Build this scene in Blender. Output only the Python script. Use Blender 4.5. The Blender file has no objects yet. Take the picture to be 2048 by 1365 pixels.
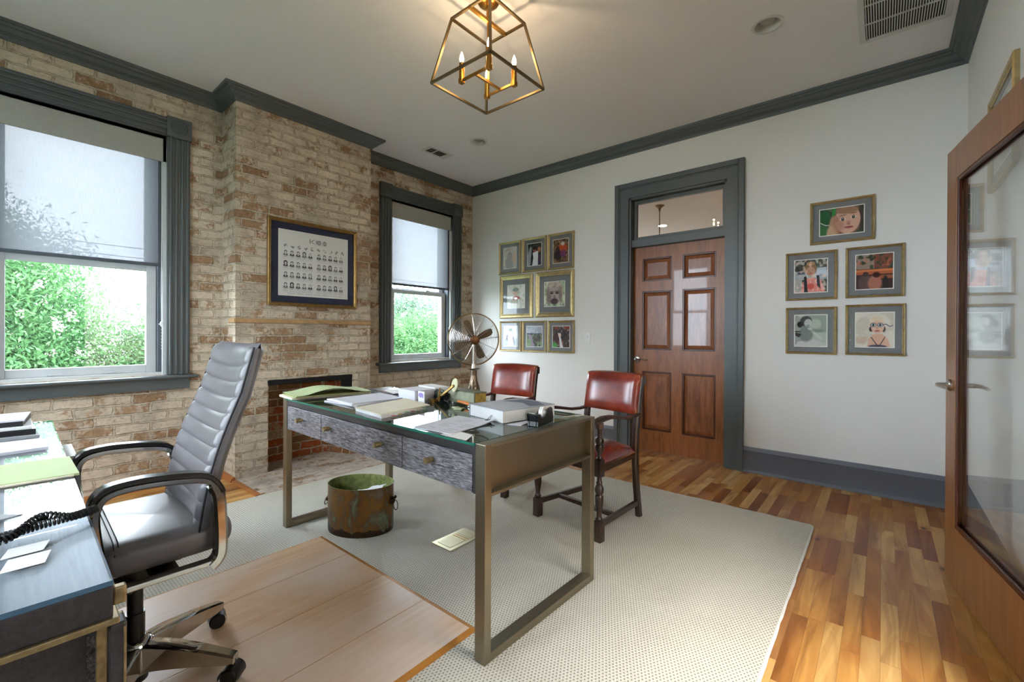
import bpy, bmesh, math, random
import numpy as np
from mathutils import Vector, Matrix
from math import sin, cos, pi, radians, sqrt, atan2

# ------------------------------------------------------------------ camera, world, exposure
SC = bpy.context.scene
COL = SC.collection
def _camera():
    yaw, pitch, roll = 0.694764, -0.002527, 0.004868
    f = Vector((-sin(yaw)*cos(pitch), cos(yaw)*cos(pitch), sin(pitch)))
    r = Vector((cos(yaw), sin(yaw), 0)); u = r.cross(f)
    r2 = cos(roll)*r + sin(roll)*u; u2 = -sin(roll)*r + cos(roll)*u
    cd = bpy.data.cameras.new('camera'); co = bpy.data.objects.new('camera', cd); COL.objects.link(co)
    M = Matrix((r2, u2, -f)).transposed().to_4x4(); M.translation = Vector((0, 0, 1.175))
    co.matrix_world = M
    cd.sensor_width = 36; cd.lens = 889.018/2048*36; cd.shift_y = -13.65/2048
    cd.clip_start = 0.02; cd.clip_end = 200
    SC.camera = co
_camera()
SC.view_settings.view_transform = 'Standard'; SC.view_settings.look = 'None'
SC.view_settings.gamma = 1; SC.view_settings.use_curve_mapping = False
SC.view_settings.exposure = 1.95
SC.cycles.use_denoising = True
SC.cycles.max_bounces = 8; SC.cycles.diffuse_bounces = 5; SC.cycles.glossy_bounces = 4
SC.cycles.transparent_max_bounces = 12; SC.cycles.transmission_bounces = 4
SC.cycles.caustics_reflective = False; SC.cycles.caustics_refractive = False
SC.cycles.sample_clamp_indirect = 6
SC.cycles.use_adaptive_sampling = True; SC.cycles.adaptive_threshold = 0.03
WORLD_STRENGTH = 7.5
W = bpy.data.worlds.new('overcast_sky'); SC.world = W; W.use_nodes = True
_nt = W.node_tree; _nt.nodes.clear()
_bg = _nt.nodes.new('ShaderNodeBackground'); _wo = _nt.nodes.new('ShaderNodeOutputWorld')
_tc = _nt.nodes.new('ShaderNodeTexCoord'); _no = _nt.nodes.new('ShaderNodeTexNoise'); _cr = _nt.nodes.new('ShaderNodeValToRGB')
_no.inputs['Scale'].default_value = 3; _no.inputs['Detail'].default_value = 4
_cr.color_ramp.elements[0].position = .3; _cr.color_ramp.elements[0].color = (.70, .83, 1, 1)
_cr.color_ramp.elements[1].position = .7; _cr.color_ramp.elements[1].color = (.90, .95, 1, 1)
_nt.links.new(_tc.outputs['Generated'], _no.inputs['Vector']); _nt.links.new(_no.outputs['Fac'], _cr.inputs['Fac'])
_nt.links.new(_cr.outputs['Color'], _bg.inputs['Color']); _bg.inputs['Strength'].default_value = WORLD_STRENGTH
_nt.links.new(_bg.outputs[0], _wo.inputs[0])

# room dimensions
XL, YB, XR, YS, H = -4.206, 4.212, .43, -1.25, 3.078
XC, YC0, YC1 = -3.89, 1.286, 2.478          # chimney breast

# ------------------------------------------------------------------ materials
def s2l(c):
    return tuple(((v/255)/12.92 if v/255 <= .04045 else (((v/255)+.055)/1.055)**2.4) for v in c[:3])
class NM:
    def __init__(s, name, rough=.5, metal=0.0, base=(.5, .5, .5), spec=.5, coat=0):
        s.m = bpy.data.materials.new(name); s.m.use_nodes = True
        s.t = s.m.node_tree; s.b = s.t.nodes['Principled BSDF']; s.out = s.t.nodes['Material Output']
        s.b.inputs['Roughness'].default_value = rough; s.b.inputs['Metallic'].default_value = metal
        s.b.inputs['Base Color'].default_value = (*base, 1); s.b.inputs['Specular IOR Level'].default_value = spec
        s.b.inputs['Coat Weight'].default_value = coat
    def n(s, typ, **kw):
        nd = s.t.nodes.new('ShaderNode'+typ)
        for k, v in kw.items():
            if hasattr(nd, k): setattr(nd, k, v)
            else: nd.inputs[k.replace('_', ' ')].default_value = v
        return nd
    def l(s, a, b): s.t.links.new(a, b)
    def math(s, op, a, b=None, c=None):
        nd = s.t.nodes.new('ShaderNodeMath'); nd.operation = op
        for i, v in enumerate((a, b, c)):
            if v is None: continue
            if hasattr(v, 'is_linked') or hasattr(v, 'links'): s.l(v, nd.inputs[i])
            else: nd.inputs[i].default_value = v
        return nd.outputs[0]
    def pos(s): return s.n('NewGeometry').outputs['Position']
    def obj(s): return s.n('TexCoord').outputs['Object']
    def xyz(s, v):
        nd = s.n('SeparateXYZ'); s.l(v, nd.inputs[0]); return nd.outputs
    def comb(s, a, b, c=0.0):
        nd = s.n('CombineXYZ')
        for i, v in enumerate((a, b, c)):
            if hasattr(v, 'links'): s.l(v, nd.inputs[i])
            else: nd.inputs[i].default_value = v
        return nd.outputs[0]
    def noise(s, vec, scale=5, detail=4, rough=.5, dist=0):
        nd = s.n('TexNoise'); s.l(vec, nd.inputs['Vector']); nd.inputs['Scale'].default_value = scale
        nd.inputs['Detail'].default_value = detail; nd.inputs['Roughness'].default_value = rough; nd.inputs['Distortion'].default_value = dist
        return nd.outputs['Fac']
    def ramp(s, fac, stops, interp='LINEAR'):
        nd = s.n('ValToRGB'); s.l(fac, nd.inputs[0]); cr = nd.color_ramp; cr.interpolation = interp
        while len(cr.elements) < len(stops): cr.elements.new(.5)
        for e, (p, c) in zip(cr.elements, stops):
            e.position = p; e.color = (*(s2l(c) if max(c) > 1 else c), 1)
        return nd.outputs['Color']
    def mix(s, fac, a, b, mode='MIX'):
        nd = s.n('Mix'); nd.data_type = 'RGBA'; nd.blend_type = mode
        for i, v in ((0, fac), (6, a), (7, b)):
            if hasattr(v, 'links'): s.l(v, nd.inputs[i])
            elif i == 0: nd.inputs[0].default_value = v
            else: nd.inputs[i].default_value = (*v, 1)
        return nd.outputs[2]
    def scale(s, vec, sc):
        nd = s.n('Mapping'); s.l(vec, nd.inputs[0]); nd.inputs['Scale'].default_value = sc; return nd.outputs[0]
    def base(s, c): s.l(c, s.b.inputs['Base Color'])
    def bump(s, h, strength=.3, dist=.01):
        nd = s.n('Bump'); s.l(h, nd.inputs['Height']); nd.inputs['Strength'].default_value = strength; nd.inputs['Distance'].default_value = dist
        s.l(nd.outputs[0], s.b.inputs['Normal'])

def plain(name, rgb, rough=.5, metal=0, spec=.5, var=.06, sc=8, bump=0, coat=0):
    """paint, plastic or metal with a little procedural unevenness"""
    c = s2l(rgb); m = NM(name, rough, metal, c, spec, coat)
    p = m.obj(); f = m.noise(p, sc, 3)
    m.base(m.ramp(f, [(.3, tuple(v*(1-var) for v in c)), (.7, tuple(min(1, v*(1+var)) for v in c))]))
    if bump: m.bump(m.noise(p, sc*12, 3), bump, .002)
    return m.m
M = {}
def wood(name, a, b, rough=.4, axis=2, sc=1.0, coat=0, stretch=18, bump=.1):
    m = NM(name, rough, 0, coat=coat); p = m.obj()
    k = [stretch*sc]*3; k[axis] = 1.2*sc
    v = m.scale(p, k); f = m.noise(v, 2.2, 6, .6, .8); g = m.noise(v, 9, 3)
    f2 = m.math('ADD', m.math('MULTIPLY', f, .75), m.math('MULTIPLY', g, .25))
    m.base(m.ramp(f2, [(.35, a), (.65, b)])); m.bump(f2, bump, .003); return m.m

def brick_mat(name, washstrength, ramp, horizontal=False, wash=(188, 176, 158), bw=.205, rh=.0715, red=0):
    m = NM(name, .92, 0, spec=.2); P = m.pos(); x, y, z = m.xyz(P)
    u = m.math('ADD', x, y); v = z
    if horizontal: u, v = y, x
    w1 = m.noise(P, 7, 3); w2 = m.noise(m.scale(P, (1, 1.3, 1.1)), 26, 3)
    dv = m.math('ADD', m.math('MULTIPLY', m.math('SUBTRACT', w1, .5), .022), m.math('MULTIPLY', m.math('SUBTRACT', w2, .5), .014))
    w3 = m.noise(m.scale(P, (.9, .8, 1.2)), 18, 3)
    du = m.math('MULTIPLY', m.math('SUBTRACT', w3, .5), .03)
    vec = m.comb(m.math('ADD', u, du), m.math('ADD', v, dv), 0)
    bt = m.n('TexBrick'); m.l(vec, bt.inputs['Vector'])
    for k, q in (('Scale', 1), ('Mortar Size', .0085), ('Mortar Smooth', .35), ('Bias', 0), ('Brick Width', bw), ('Row Height', rh)):
        bt.inputs[k].default_value = q
    bt.inputs['Color1'].default_value = (0, 0, 0, 1); bt.inputs['Color2'].default_value = (1, 1, 1, 1); bt.inputs['Mortar'].default_value = (.5, .5, .5, 1)
    rnd = m.n('RGBToBW'); m.l(bt.outputs['Color'], rnd.inputs[0]); rnd = rnd.outputs[0]
    mort = bt.outputs['Fac']
    n1 = m.noise(P, 14, 7, .7); n2 = m.noise(P, 45, 4, .6); big = m.noise(P, 1.3, 3)
    tone = m.math('ADD', m.math('MULTIPLY', rnd, .7), m.math('MULTIPLY', n1, .35))
    bc = m.ramp(tone, ramp)
    bc = m.mix(m.math('MULTIPLY', n2, .5), bc, s2l((96, 70, 52)), 'MULTIPLY') if red else m.mix(.25, bc, m.ramp(n2, [(.3, (90, 70, 55)), (.7, (210, 180, 150))]))
    # limewash left on the bricks: more on some bricks than on others
    t = m.math('ADD', m.math('ADD', m.math('MULTIPLY', n1, 1.5), m.math('MULTIPLY', m.math('SUBTRACT', big, .5), .9)),
               m.math('MULTIPLY', m.math('SUBTRACT', rnd, .5), .75))
    t = m.math('ADD', t, m.math('MULTIPLY', m.math('SUBTRACT', n2, .5), .6))
    mask = m.ramp(t, [(max(.01, .98-washstrength), (0, 0, 0)), (min(.99, 1.18-washstrength), (1, 1, 1))])
    bwm = m.n('RGBToBW'); m.l(mask, bwm.inputs[0]); mask = m.math('MULTIPLY', bwm.outputs[0], .9)
    wc = m.ramp(m.noise(P, 4, 6, .6), [(.3, tuple(int(q*.78) for q in wash)), (.52, wash), (.72, tuple(min(255, int(q*1.1)) for q in wash))])
    c = m.mix(mask, bc, wc)
    mm = m.math('MULTIPLY', mort, .85 if not red else .7)
    mc = m.ramp(n1, [(.3, (148, 132, 110)), (.65, (202, 190, 168))])
    c = m.mix(mm, c, mc)
    # dark pits and cracks along the joints
    pit = m.noise(m.scale(P, (1, 1, 1.6)), 34, 5, .7)
    edge = m.math('MULTIPLY', m.math('GREATER_THAN', mort, .04), m.math('LESS_THAN', mort, .8))
    pk = m.math('MULTIPLY', m.math('GREATER_THAN', pit, .56), m.math('ADD', m.math('MULTIPLY', edge, .6), .14))
    c = m.mix(pk, c, s2l((76, 56, 42)))
    m.base(c)
    h = m.math('SUBTRACT', m.math('ADD', m.math('MULTIPLY', n2, .35), m.math('MULTIPLY', n1, .5)), m.math('MULTIPLY', mort, .9))
    h = m.math('SUBTRACT', h, m.math('MULTIPLY', pk, .5))
    m.bump(h, 1.0, .014)
    return m.m
RB = [(.0, (98, 72, 52)), (.26, (148, 114, 82)), (.46, (172, 144, 112)), (.66, (158, 122, 88)), (.84, (184, 126, 72)), (1, (134, 86, 56))]
M['brick'] = brick_mat('limewashed_brick', .50, RB, wash=(204, 191, 171))
M['brick_low'] = brick_mat('hearth_brick', .62, RB, True, (196, 184, 172))
M['firebrick'] = brick_mat('firebox_brick', .10, [(.0, (110, 70, 44)), (.35, (150, 110, 72)), (.6, (170, 84, 44)), (1, (190, 84, 48))], False, (170, 150, 116), red=1)

def floor_mat():
    m = NM('hickory_floor', .33, 0, spec=.45); P = m.pos(); x, y, z = m.xyz(P)
    bw = .0575
    r = m.math('FLOOR', m.math('DIVIDE', x, bw)); fx = m.math('FRACT', m.math('DIVIDE', x, bw))
    wn = m.n('TexWhiteNoise', noise_dimensions='1D'); m.l(r, wn.inputs['W'])
    yo = m.math('ADD', y, m.math('MULTIPLY', wn.outputs['Value'], 3.7))
    L = .47
    k = m.math('FLOOR', m.math('DIVIDE', yo, L)); fy = m.math('FRACT', m.math('DIVIDE', yo, L))
    w2 = m.n('TexWhiteNoise', noise_dimensions='2D'); m.l(m.comb(r, k), w2.inputs['Vector'])
    rv = w2.outputs['Value']
    off = m.comb(m.math('ADD', m.math('MULTIPLY', x, 1), m.math('MULTIPLY', rv, 37)), m.math('MULTIPLY', y, .11), m.math('MULTIPLY', rv, 11))
    g = m.noise(off, 9, 5, .6, 1.2); g2 = m.noise(off, 60, 3); big = m.noise(off, 2.6, 3, .5, 1.0)
    bc = m.ramp(rv, [(0, (172, 112, 50)), (.2, (200, 150, 80)), (.42, (216, 178, 114)), (.6, (186, 134, 66)), (.78, (150, 88, 44)), (.9, (196, 146, 74)), (1, (226, 194, 138))])
    gr = m.ramp(g, [(.32, (.38, .24, .14)), (.46, (.85, .78, .7)), (.7, (1, 1, 1))])
    c = m.mix(.72, bc, gr, 'MULTIPLY')
    st = m.ramp(big, [(.36, (.46, .22, .09)), (.47, (1, 1, 1))]); c = m.mix(.7, c, st, 'MULTIPLY')
    rg = m.math('SINE', m.math('MULTIPLY', m.noise(off, 3.2, 2, .4, .6), 95))
    c = m.mix(.30, c, m.ramp(rg, [(.05, (.62, .46, .30)), (.6, (1, 1, 1))]), 'MULTIPLY')
    c = m.mix(.25, c, m.ramp(g2, [(.3, (.6, .5, .4)), (.7, (1, 1, 1))]), 'MULTIPLY')
    # knots
    vo = m.n('TexVoronoi'); vo.inputs['Scale'].default_value = 1
    m.l(m.comb(m.math('MULTIPLY', x, 5.6), m.math('MULTIPLY', y, 3.0), 0), vo.inputs['Vector'])
    kn = m.ramp(vo.outputs['Distance'], [(.03, (1, 1, 1)), (.10, (0, 0, 0))]); bk = m.n('RGBToBW'); m.l(kn, bk.inputs[0])
    halo = m.ramp(vo.outputs['Distance'], [(.08, (1, 1, 1)), (.30, (0, 0, 0))]); hk = m.n('RGBToBW'); m.l(halo, hk.inputs[0])
    c = m.mix(m.math('MULTIPLY', hk.outputs[0], .45), c, s2l((158, 84, 30)))
    c = m.mix(m.math('MULTIPLY', bk.outputs[0], .85), c, s2l((58, 28, 14)))
    ex = m.math('LESS_THAN', m.math('MINIMUM', fx, m.math('SUBTRACT', 1, fx)), .018)
    ey = m.math('LESS_THAN', m.math('MINIMUM', fy, m.math('SUBTRACT', 1, fy)), .0028)
    e = m.math('MAXIMUM', ex, ey); c = m.mix(m.math('MULTIPLY', e, .35), c, s2l((80, 46, 22)))
    m.base(c); m.bump(m.math('SUBTRACT', m.math('MULTIPLY', g, .2), e), .25, .002)
    return m.m
M['floor'] = floor_mat()

def rug_mat():
    m = NM('woven_wool_rug', .95, 0, spec=.1); x, y, z = m.xyz(m.pos())
    du, dv = .0135, .0125
    row = m.math('FLOOR', m.math('DIVIDE', y, dv)); odd = m.math('MULTIPLY', m.math('FLOORED_MODULO', row, 2), .5)
    fu = m.math('FRACT', m.math('ADD', m.math('DIVIDE', x, du), odd)); fv = m.math('FRACT', m.math('DIVIDE', y, dv))
    a = m.math('SUBTRACT', fu, .5); b = m.math('SUBTRACT', fv, .5)
    d = m.math('SQRT', m.math('ADD', m.math('POWER', m.math('ABSOLUTE', a), 2), m.math('MULTIPLY', m.math('POWER', m.math('ABSOLUTE', b), 2), .8)))
    n = m.noise(m.pos(), 3, 3); n2 = m.noise(m.pos(), 240, 2)
    c = m.mix(n2, s2l((182, 177, 162)), s2l((220, 215, 202)))
    dot = m.ramp(d, [(.16, (1, 1, 1)), (.27, (0, 0, 0))]); bwn = m.n('RGBToBW'); m.l(dot, bwn.inputs[0])
    rb = m.math('ABSOLUTE', m.math('SUBTRACT', fv, .5))
    c = m.mix(m.math('MULTIPLY', m.math('GREATER_THAN', rb, .4), .18), c, s2l((140, 136, 124)))
    c = m.mix(m.math('MULTIPLY', bwn.outputs[0], m.math('ADD', .55, m.math('MULTIPLY', n, .4))), c, s2l((66, 66, 62)))
    m.base(c); m.bump(m.math('MULTIPLY', d, 1), .6, .006); return m.m
M['rug'] = rug_mat()
M['rug_edge'] = plain('rug_binding', (214, 214, 210), .95, bump=.4, sc=20)

def bamboo():
    m = NM('bamboo_mat', .42, 0, spec=.4); P = m.pos(); x, y, z = m.xyz(P)
    v = m.comb(m.math('MULTIPLY', x, 1), m.math('MULTIPLY', y, .03), 0)
    g = m.noise(v, 90, 4, .6); s = m.noise(m.comb(x, y, 0), 2.0, 3, .5, .3); st = m.math('FLOOR', m.math('DIVIDE', x, .019))
    w = m.n('TexWhiteNoise', noise_dimensions='2D'); m.l(m.comb(st, m.math('FLOOR', m.math('DIVIDE', m.math('ADD', y, m.math('MULTIPLY', m.math('SINE', m.math('MULTIPLY', st, 7.3)), .3)), .5))), w.inputs['Vector'])
    c = m.mix(w.outputs['Value'], s2l((196, 160, 124)), s2l((206, 174, 142)))
    c = m.mix(m.math('MULTIPLY', g, .3), c, s2l((168, 124, 82)))
    wear = m.ramp(s, [(.42, (0, 0, 0)), (.62, (1, 1, 1))]); bw_ = m.n('RGBToBW'); m.l(wear, bw_.inputs[0])
    c = m.mix(m.math('MULTIPLY', bw_.outputs[0], .55), c, s2l((212, 196, 184)))
    m.base(c); m.bump(g, .06, .001); return m.m
M['bamboo'] = bamboo()
M['bamboo_edge'] = plain('bamboo_edge', (176, 118, 48), .5, sc=30)
def plaster(name, rgb, b=.12, sc=60, d=.003):
    m = NM(name, .8, 0, s2l(rgb), .25); P = m.pos(); c = s2l(rgb)
    m.base(m.ramp(m.noise(P, 1.2, 2), [(.3, tuple(v*.985 for v in c)), (.7, c)]))
    m.bump(m.noise(P, sc, 4, .6, .3), b, d); return m.m
M['wall'] = plaster('warm_white_wall_paint', (222, 221, 217), .05, 90)
M['ceiling'] = plaster('textured_ceiling_paint', (222, 221, 222), .28, 42, .004)
M['trim'] = plain('slate_trim_paint', (80, 87, 88), .38, var=.04, sc=6, bump=.02)
M['base'] = plain('lit_slate_baseboard_paint', (98, 102, 111), .38, var=.03, sc=6)  # slate trim colour lightened and blued to imitate light falling on the baseboards
M['sash'] = plain('pale_sash_paint', (190, 194, 194), .45)
M['track'] = plain('dark_window_track', (70, 78, 86), .5)
M['doorwood'] = wood('alder_door_wood', (112, 62, 26), (158, 94, 44), .34, 2, 1, .25, 10, .04)
M['doorpanel'] = wood('alder_door_panel', (104, 58, 30), (160, 96, 56), .30, 2, 1, .3, 7, .04)
M['doordark'] = plain('door_moulding', (74, 32, 16), .3)
M['gdoor'] = wood('glass_door_wood', (116, 72, 36), (146, 94, 50), .35, 2, 1, .3, 10, .03)
M['nickel'] = plain('brushed_nickel', (196, 190, 182), .28, 1)
M['chrome'] = plain('polished_chrome', (206, 204, 200), .08, 1, var=.01)
M['goldframe'] = plain('gold_frame', (186, 164, 118), .36, .8, var=.15, sc=30)
M['goldframe2'] = plain('antique_gold_frame', (146, 114, 66), .4, .75, var=.2, sc=30)
M['matgrey'] = plain('grey_mat_board', (120, 122, 124), .9, var=.03)
M['matnavy'] = plain('navy_mat_board', (30, 34, 58), .85, var=.05)
M['matwhite'] = plain('white_mat_bevel', (232, 230, 222), .8)
M['brass'] = plain('antique_brass', (166, 120, 54), .3, 1, var=.15, sc=20)
M['cage'] = plain('dark_brass_cage', (120, 100, 70), .38, 1, var=.25, sc=10)
M['bronze'] = plain('champagne_bronze', (146, 136, 116), .36, 1, var=.06, sc=5)
M['knob'] = plain('aged_brass_knob', (158, 140, 104), .4, .9, var=.3, sc=60)
M['desk_dark'] = wood('dark_stained_oak', (34, 32, 34), (58, 55, 57), .42, 0, 1, .15, 30, .25)
def oakfront(name, a, b, c_):
    m = NM(name, .36, 0, spec=.6, coat=.2); p = m.obj(); v = m.scale(p, (7, 60, 70)); g = m.noise(v, 3, 6, .65, .7); k = m.noise(m.scale(p, (4, 22, 18)), 3.5, 5, .65, 1.5)
    f = m.math('ADD', m.math('MULTIPLY', g, .7), m.math('MULTIPLY', k, .3))
    m.base(m.ramp(f, [(.40, a), (.5, b), (.62, c_)])); m.bump(f, .5, .004); return m.m
M['desk_front'] = oakfront('cerused_oak', (40, 38, 42), (104, 101, 106), (160, 158, 164))
M['leather'] = plain('charcoal_leather', (98, 95, 98), .38, spec=.55, var=.08, sc=12, bump=.05)
def redl():
    m = NM('oxblood_leather', .24, 0, spec=.6, coat=.35); m.b.inputs['Coat Roughness'].default_value = .22
    p = m.obj(); m.base(m.ramp(m.noise(p, 7, 5, .6), [(.3, (98, 26, 20)), (.5, (128, 42, 30)), (.72, (152, 62, 40))])); m.bump(m.noise(p, 90, 3), .05, .001); return m.m
M['redleather'] = redl()
M['darkoak'] = wood('dark_walnut', (28, 18, 14), (64, 40, 30), .3, 2, 1, .3, 14, .05)
M['black'] = plain('black_plastic', (18, 18, 20), .32, var=.1)
M['blackmatte'] = plain('black_rubber', (24, 24, 26), .7)
M['paper'] = plain('white_paper', (228, 228, 226), .8, var=.02)
M['paper2'] = plain('lavender_grey_paper', (200, 200, 208), .8, var=.02)
M['manila'] = plain('manila_folder', (222, 214, 190), .75, var=.03)
M['green'] = plain('pale_green_folder', (176, 190, 142), .75, var=.05)
M['green2'] = plain('olive_folder', (150, 152, 96), .75, var=.05)
M['greypaper'] = plain('grey_card', (150, 152, 154), .7, var=.03)
M['white'] = plain('white_enamel', (228, 228, 226), .4, var=.01)
M['vent'] = plain('vent_enamel', (196, 196, 192), .45, var=.02)
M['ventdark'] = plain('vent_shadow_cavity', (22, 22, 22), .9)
M['canlight'] = plain('recessed_can_white', (196, 196, 192), .5, var=.01)
M['bulblens'] = plain('unlit_lamp_lens', (168, 168, 162), .35, var=.01)
M['soot'] = plain('sooty_lintel', (16, 15, 15), .95, var=.5, sc=40, bump=.6)
M['ledge'] = plain('bare_brick_ledge', (168, 134, 92), .9, var=.2, sc=20, bump=.5)
M['mahog'] = wood('reddish_floor_trim', (140, 84, 40), (176, 112, 60), .4, 1, 1, .1)
def glass(name, tint=(1, 1, 1), ior=1.5, rough=0.0, gain=1.0):
    m = NM(name); t = m.t; t.nodes.remove(m.b)
    tr = t.nodes.new('ShaderNodeBsdfTransparent'); tr.inputs[0].default_value = (*tint, 1)
    gl = t.nodes.new('ShaderNodeBsdfGlossy'); gl.inputs['Roughness'].default_value = rough; gl.inputs[0].default_value = (.95, .97, .97, 1)
    g = m.n('NewGeometry'); dt = t.nodes.new('ShaderNodeVectorMath'); dt.operation = 'DOT_PRODUCT'; m.l(g.outputs['Incoming'], dt.inputs[0]); m.l(g.outputs['Normal'], dt.inputs[1])
    f0 = ((ior-1)/(ior+1))**2; k = m.math('POWER', m.math('SUBTRACT', 1.0, m.math('ABSOLUTE', dt.outputs['Value'])), 5.0)
    f = m.math('MINIMUM', m.math('MULTIPLY', m.math('ADD', f0, m.math('MULTIPLY', k, 1-f0)), gain), 1.0)
    mx = t.nodes.new('ShaderNodeMixShader'); m.l(f, mx.inputs[0]); m.l(tr.outputs[0], mx.inputs[1]); m.l(gl.outputs[0], mx.inputs[2]); m.l(mx.outputs[0], m.out.inputs[0])
    return m.m
M['glass'] = glass('clear_window_glass', (.97, .98, .98), 1.45)
M['picglass'] = glass('picture_glass', (.99, .99, .99), 1.5, gain=.55)
M['doorglass'] = glass('door_glass', (.97, .98, .975), 1.5, gain=1.4)
M['deskglass'] = glass('green_tinted_glass', (.72, .85, .80), 1.5, gain=1.0)
M['glassedge'] = plain('green_glass_edge', (40, 110, 92), .15, spec=.8, var=.1)
M['glassedge_blue'] = plain('blue_glass_edge', (70, 100, 124), .15, spec=.8, var=.1)
def shade():
    m = NM('solar_screen_fabric', .9); t = m.t; x, y, z = m.xyz(m.pos())
    st = m.noise(m.comb(m.math('MULTIPLY', m.math('ADD', x, y), 1), m.math('MULTIPLY', z, .03), 0), 420, 2)
    c = m.ramp(st, [(.3, (88, 91, 93)), (.7, (99, 101, 103))]); t.nodes.remove(m.b)
    tl = t.nodes.new('ShaderNodeBsdfTranslucent'); m.l(c, tl.inputs[0]); df = t.nodes.new('ShaderNodeBsdfDiffuse'); m.l(c, df.inputs[0])
    tr = t.nodes.new('ShaderNodeBsdfTransparent'); tr.inputs[0].default_value = (.06, .06, .061, 1); a = t.nodes.new('ShaderNodeMixShader'); a.inputs[0].default_value = .62
    m.l(df.outputs[0], a.inputs[1]); m.l(tl.outputs[0], a.inputs[2])
    b = t.nodes.new('ShaderNodeMixShader'); m.l(m.math('ADD', .24, m.math('MULTIPLY', st, .10)), b.inputs[0]); m.l(a.outputs[0], b.inputs[1]); m.l(tr.outputs[0], b.inputs[2]); m.l(b.outputs[0], m.out.inputs[0])
    return m.m
M['shade'] = shade()
M['valance'] = plain('shade_fascia_fabric', (160, 160, 152), .85, var=.04, sc=60)
def emit(name, rgb, s):
    m = NM(name); m.b.inputs['Emission Color'].default_value = (*rgb, 1); m.b.inputs['Emission Strength'].default_value = s; m.b.inputs['Base Color'].default_value = (*rgb, 1); return m.m
M['flame'] = emit('lit_candle_bulb', (1, .80, .52), 14)
M['litcan'] = emit('lit_downlight_lens', (1, .93, .8), 9)
def leaf(name, a, b):
    m = NM(name, .6, spec=.2); t = m.t
    oi = m.n('ObjectInfo'); p = m.pos(); f = m.noise(p, 2.2, 5, .7)
    g = m.noise(p, 14, 2); f = m.math('ADD', m.math('MULTIPLY', f, .65), m.math('MULTIPLY', g, .35)); c = m.ramp(f, [(.36, a), (.62, b)]); m.base(c)
    tl = t.nodes.new('ShaderNodeBsdfTranslucent'); m.l(c, tl.inputs[0]); mx = t.nodes.new('ShaderNodeMixShader'); mx.inputs[0].default_value = .4
    m.l(m.b.outputs[0], mx.inputs[1]); m.l(tl.outputs[0], mx.inputs[2]); m.l(mx.outputs[0], m.out.inputs[0]); return m.m
M['leaf'] = leaf('crape_myrtle_leaves', (40, 78, 44), (88, 126, 76))
M['leaf2'] = leaf('far_tree_leaves', (62, 84, 70), (100, 122, 98))
M['blossom'] = plain('white_blossom', (196, 176, 176), .8)
M['bark'] = plain('tree_bark', (84, 66, 52), .9, var=.2)
M['lawn'] = plain('lawn_grass', (44, 76, 40), .95, var=.3, sc=2)
def bin_mat():
    m = NM('patinated_copper', .38, .75); p = m.obj(); x, y, z = m.xyz(p); n = m.noise(m.scale(p, (1, 1, .6)), 9, 6, .65, .6); n2 = m.noise(p, 28, 5, .7)
    c = m.ramp(n, [(.32, (138, 128, 122)), (.42, (120, 100, 74)), (.5, (146, 104, 48)), (.57, (116, 92, 70)), (.66, (128, 148, 122))])
    c = m.mix(m.math('MULTIPLY', n2, .45), c, s2l((56, 44, 34)))
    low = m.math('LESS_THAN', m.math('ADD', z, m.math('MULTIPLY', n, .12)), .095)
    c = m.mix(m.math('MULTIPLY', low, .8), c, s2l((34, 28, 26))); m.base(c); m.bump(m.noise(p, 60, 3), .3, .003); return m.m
M['bin'] = bin_mat()
M['bin_in'] = plain('verdigris_interior', (120, 128, 70), .6, .2, var=.35, sc=40)

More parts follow.
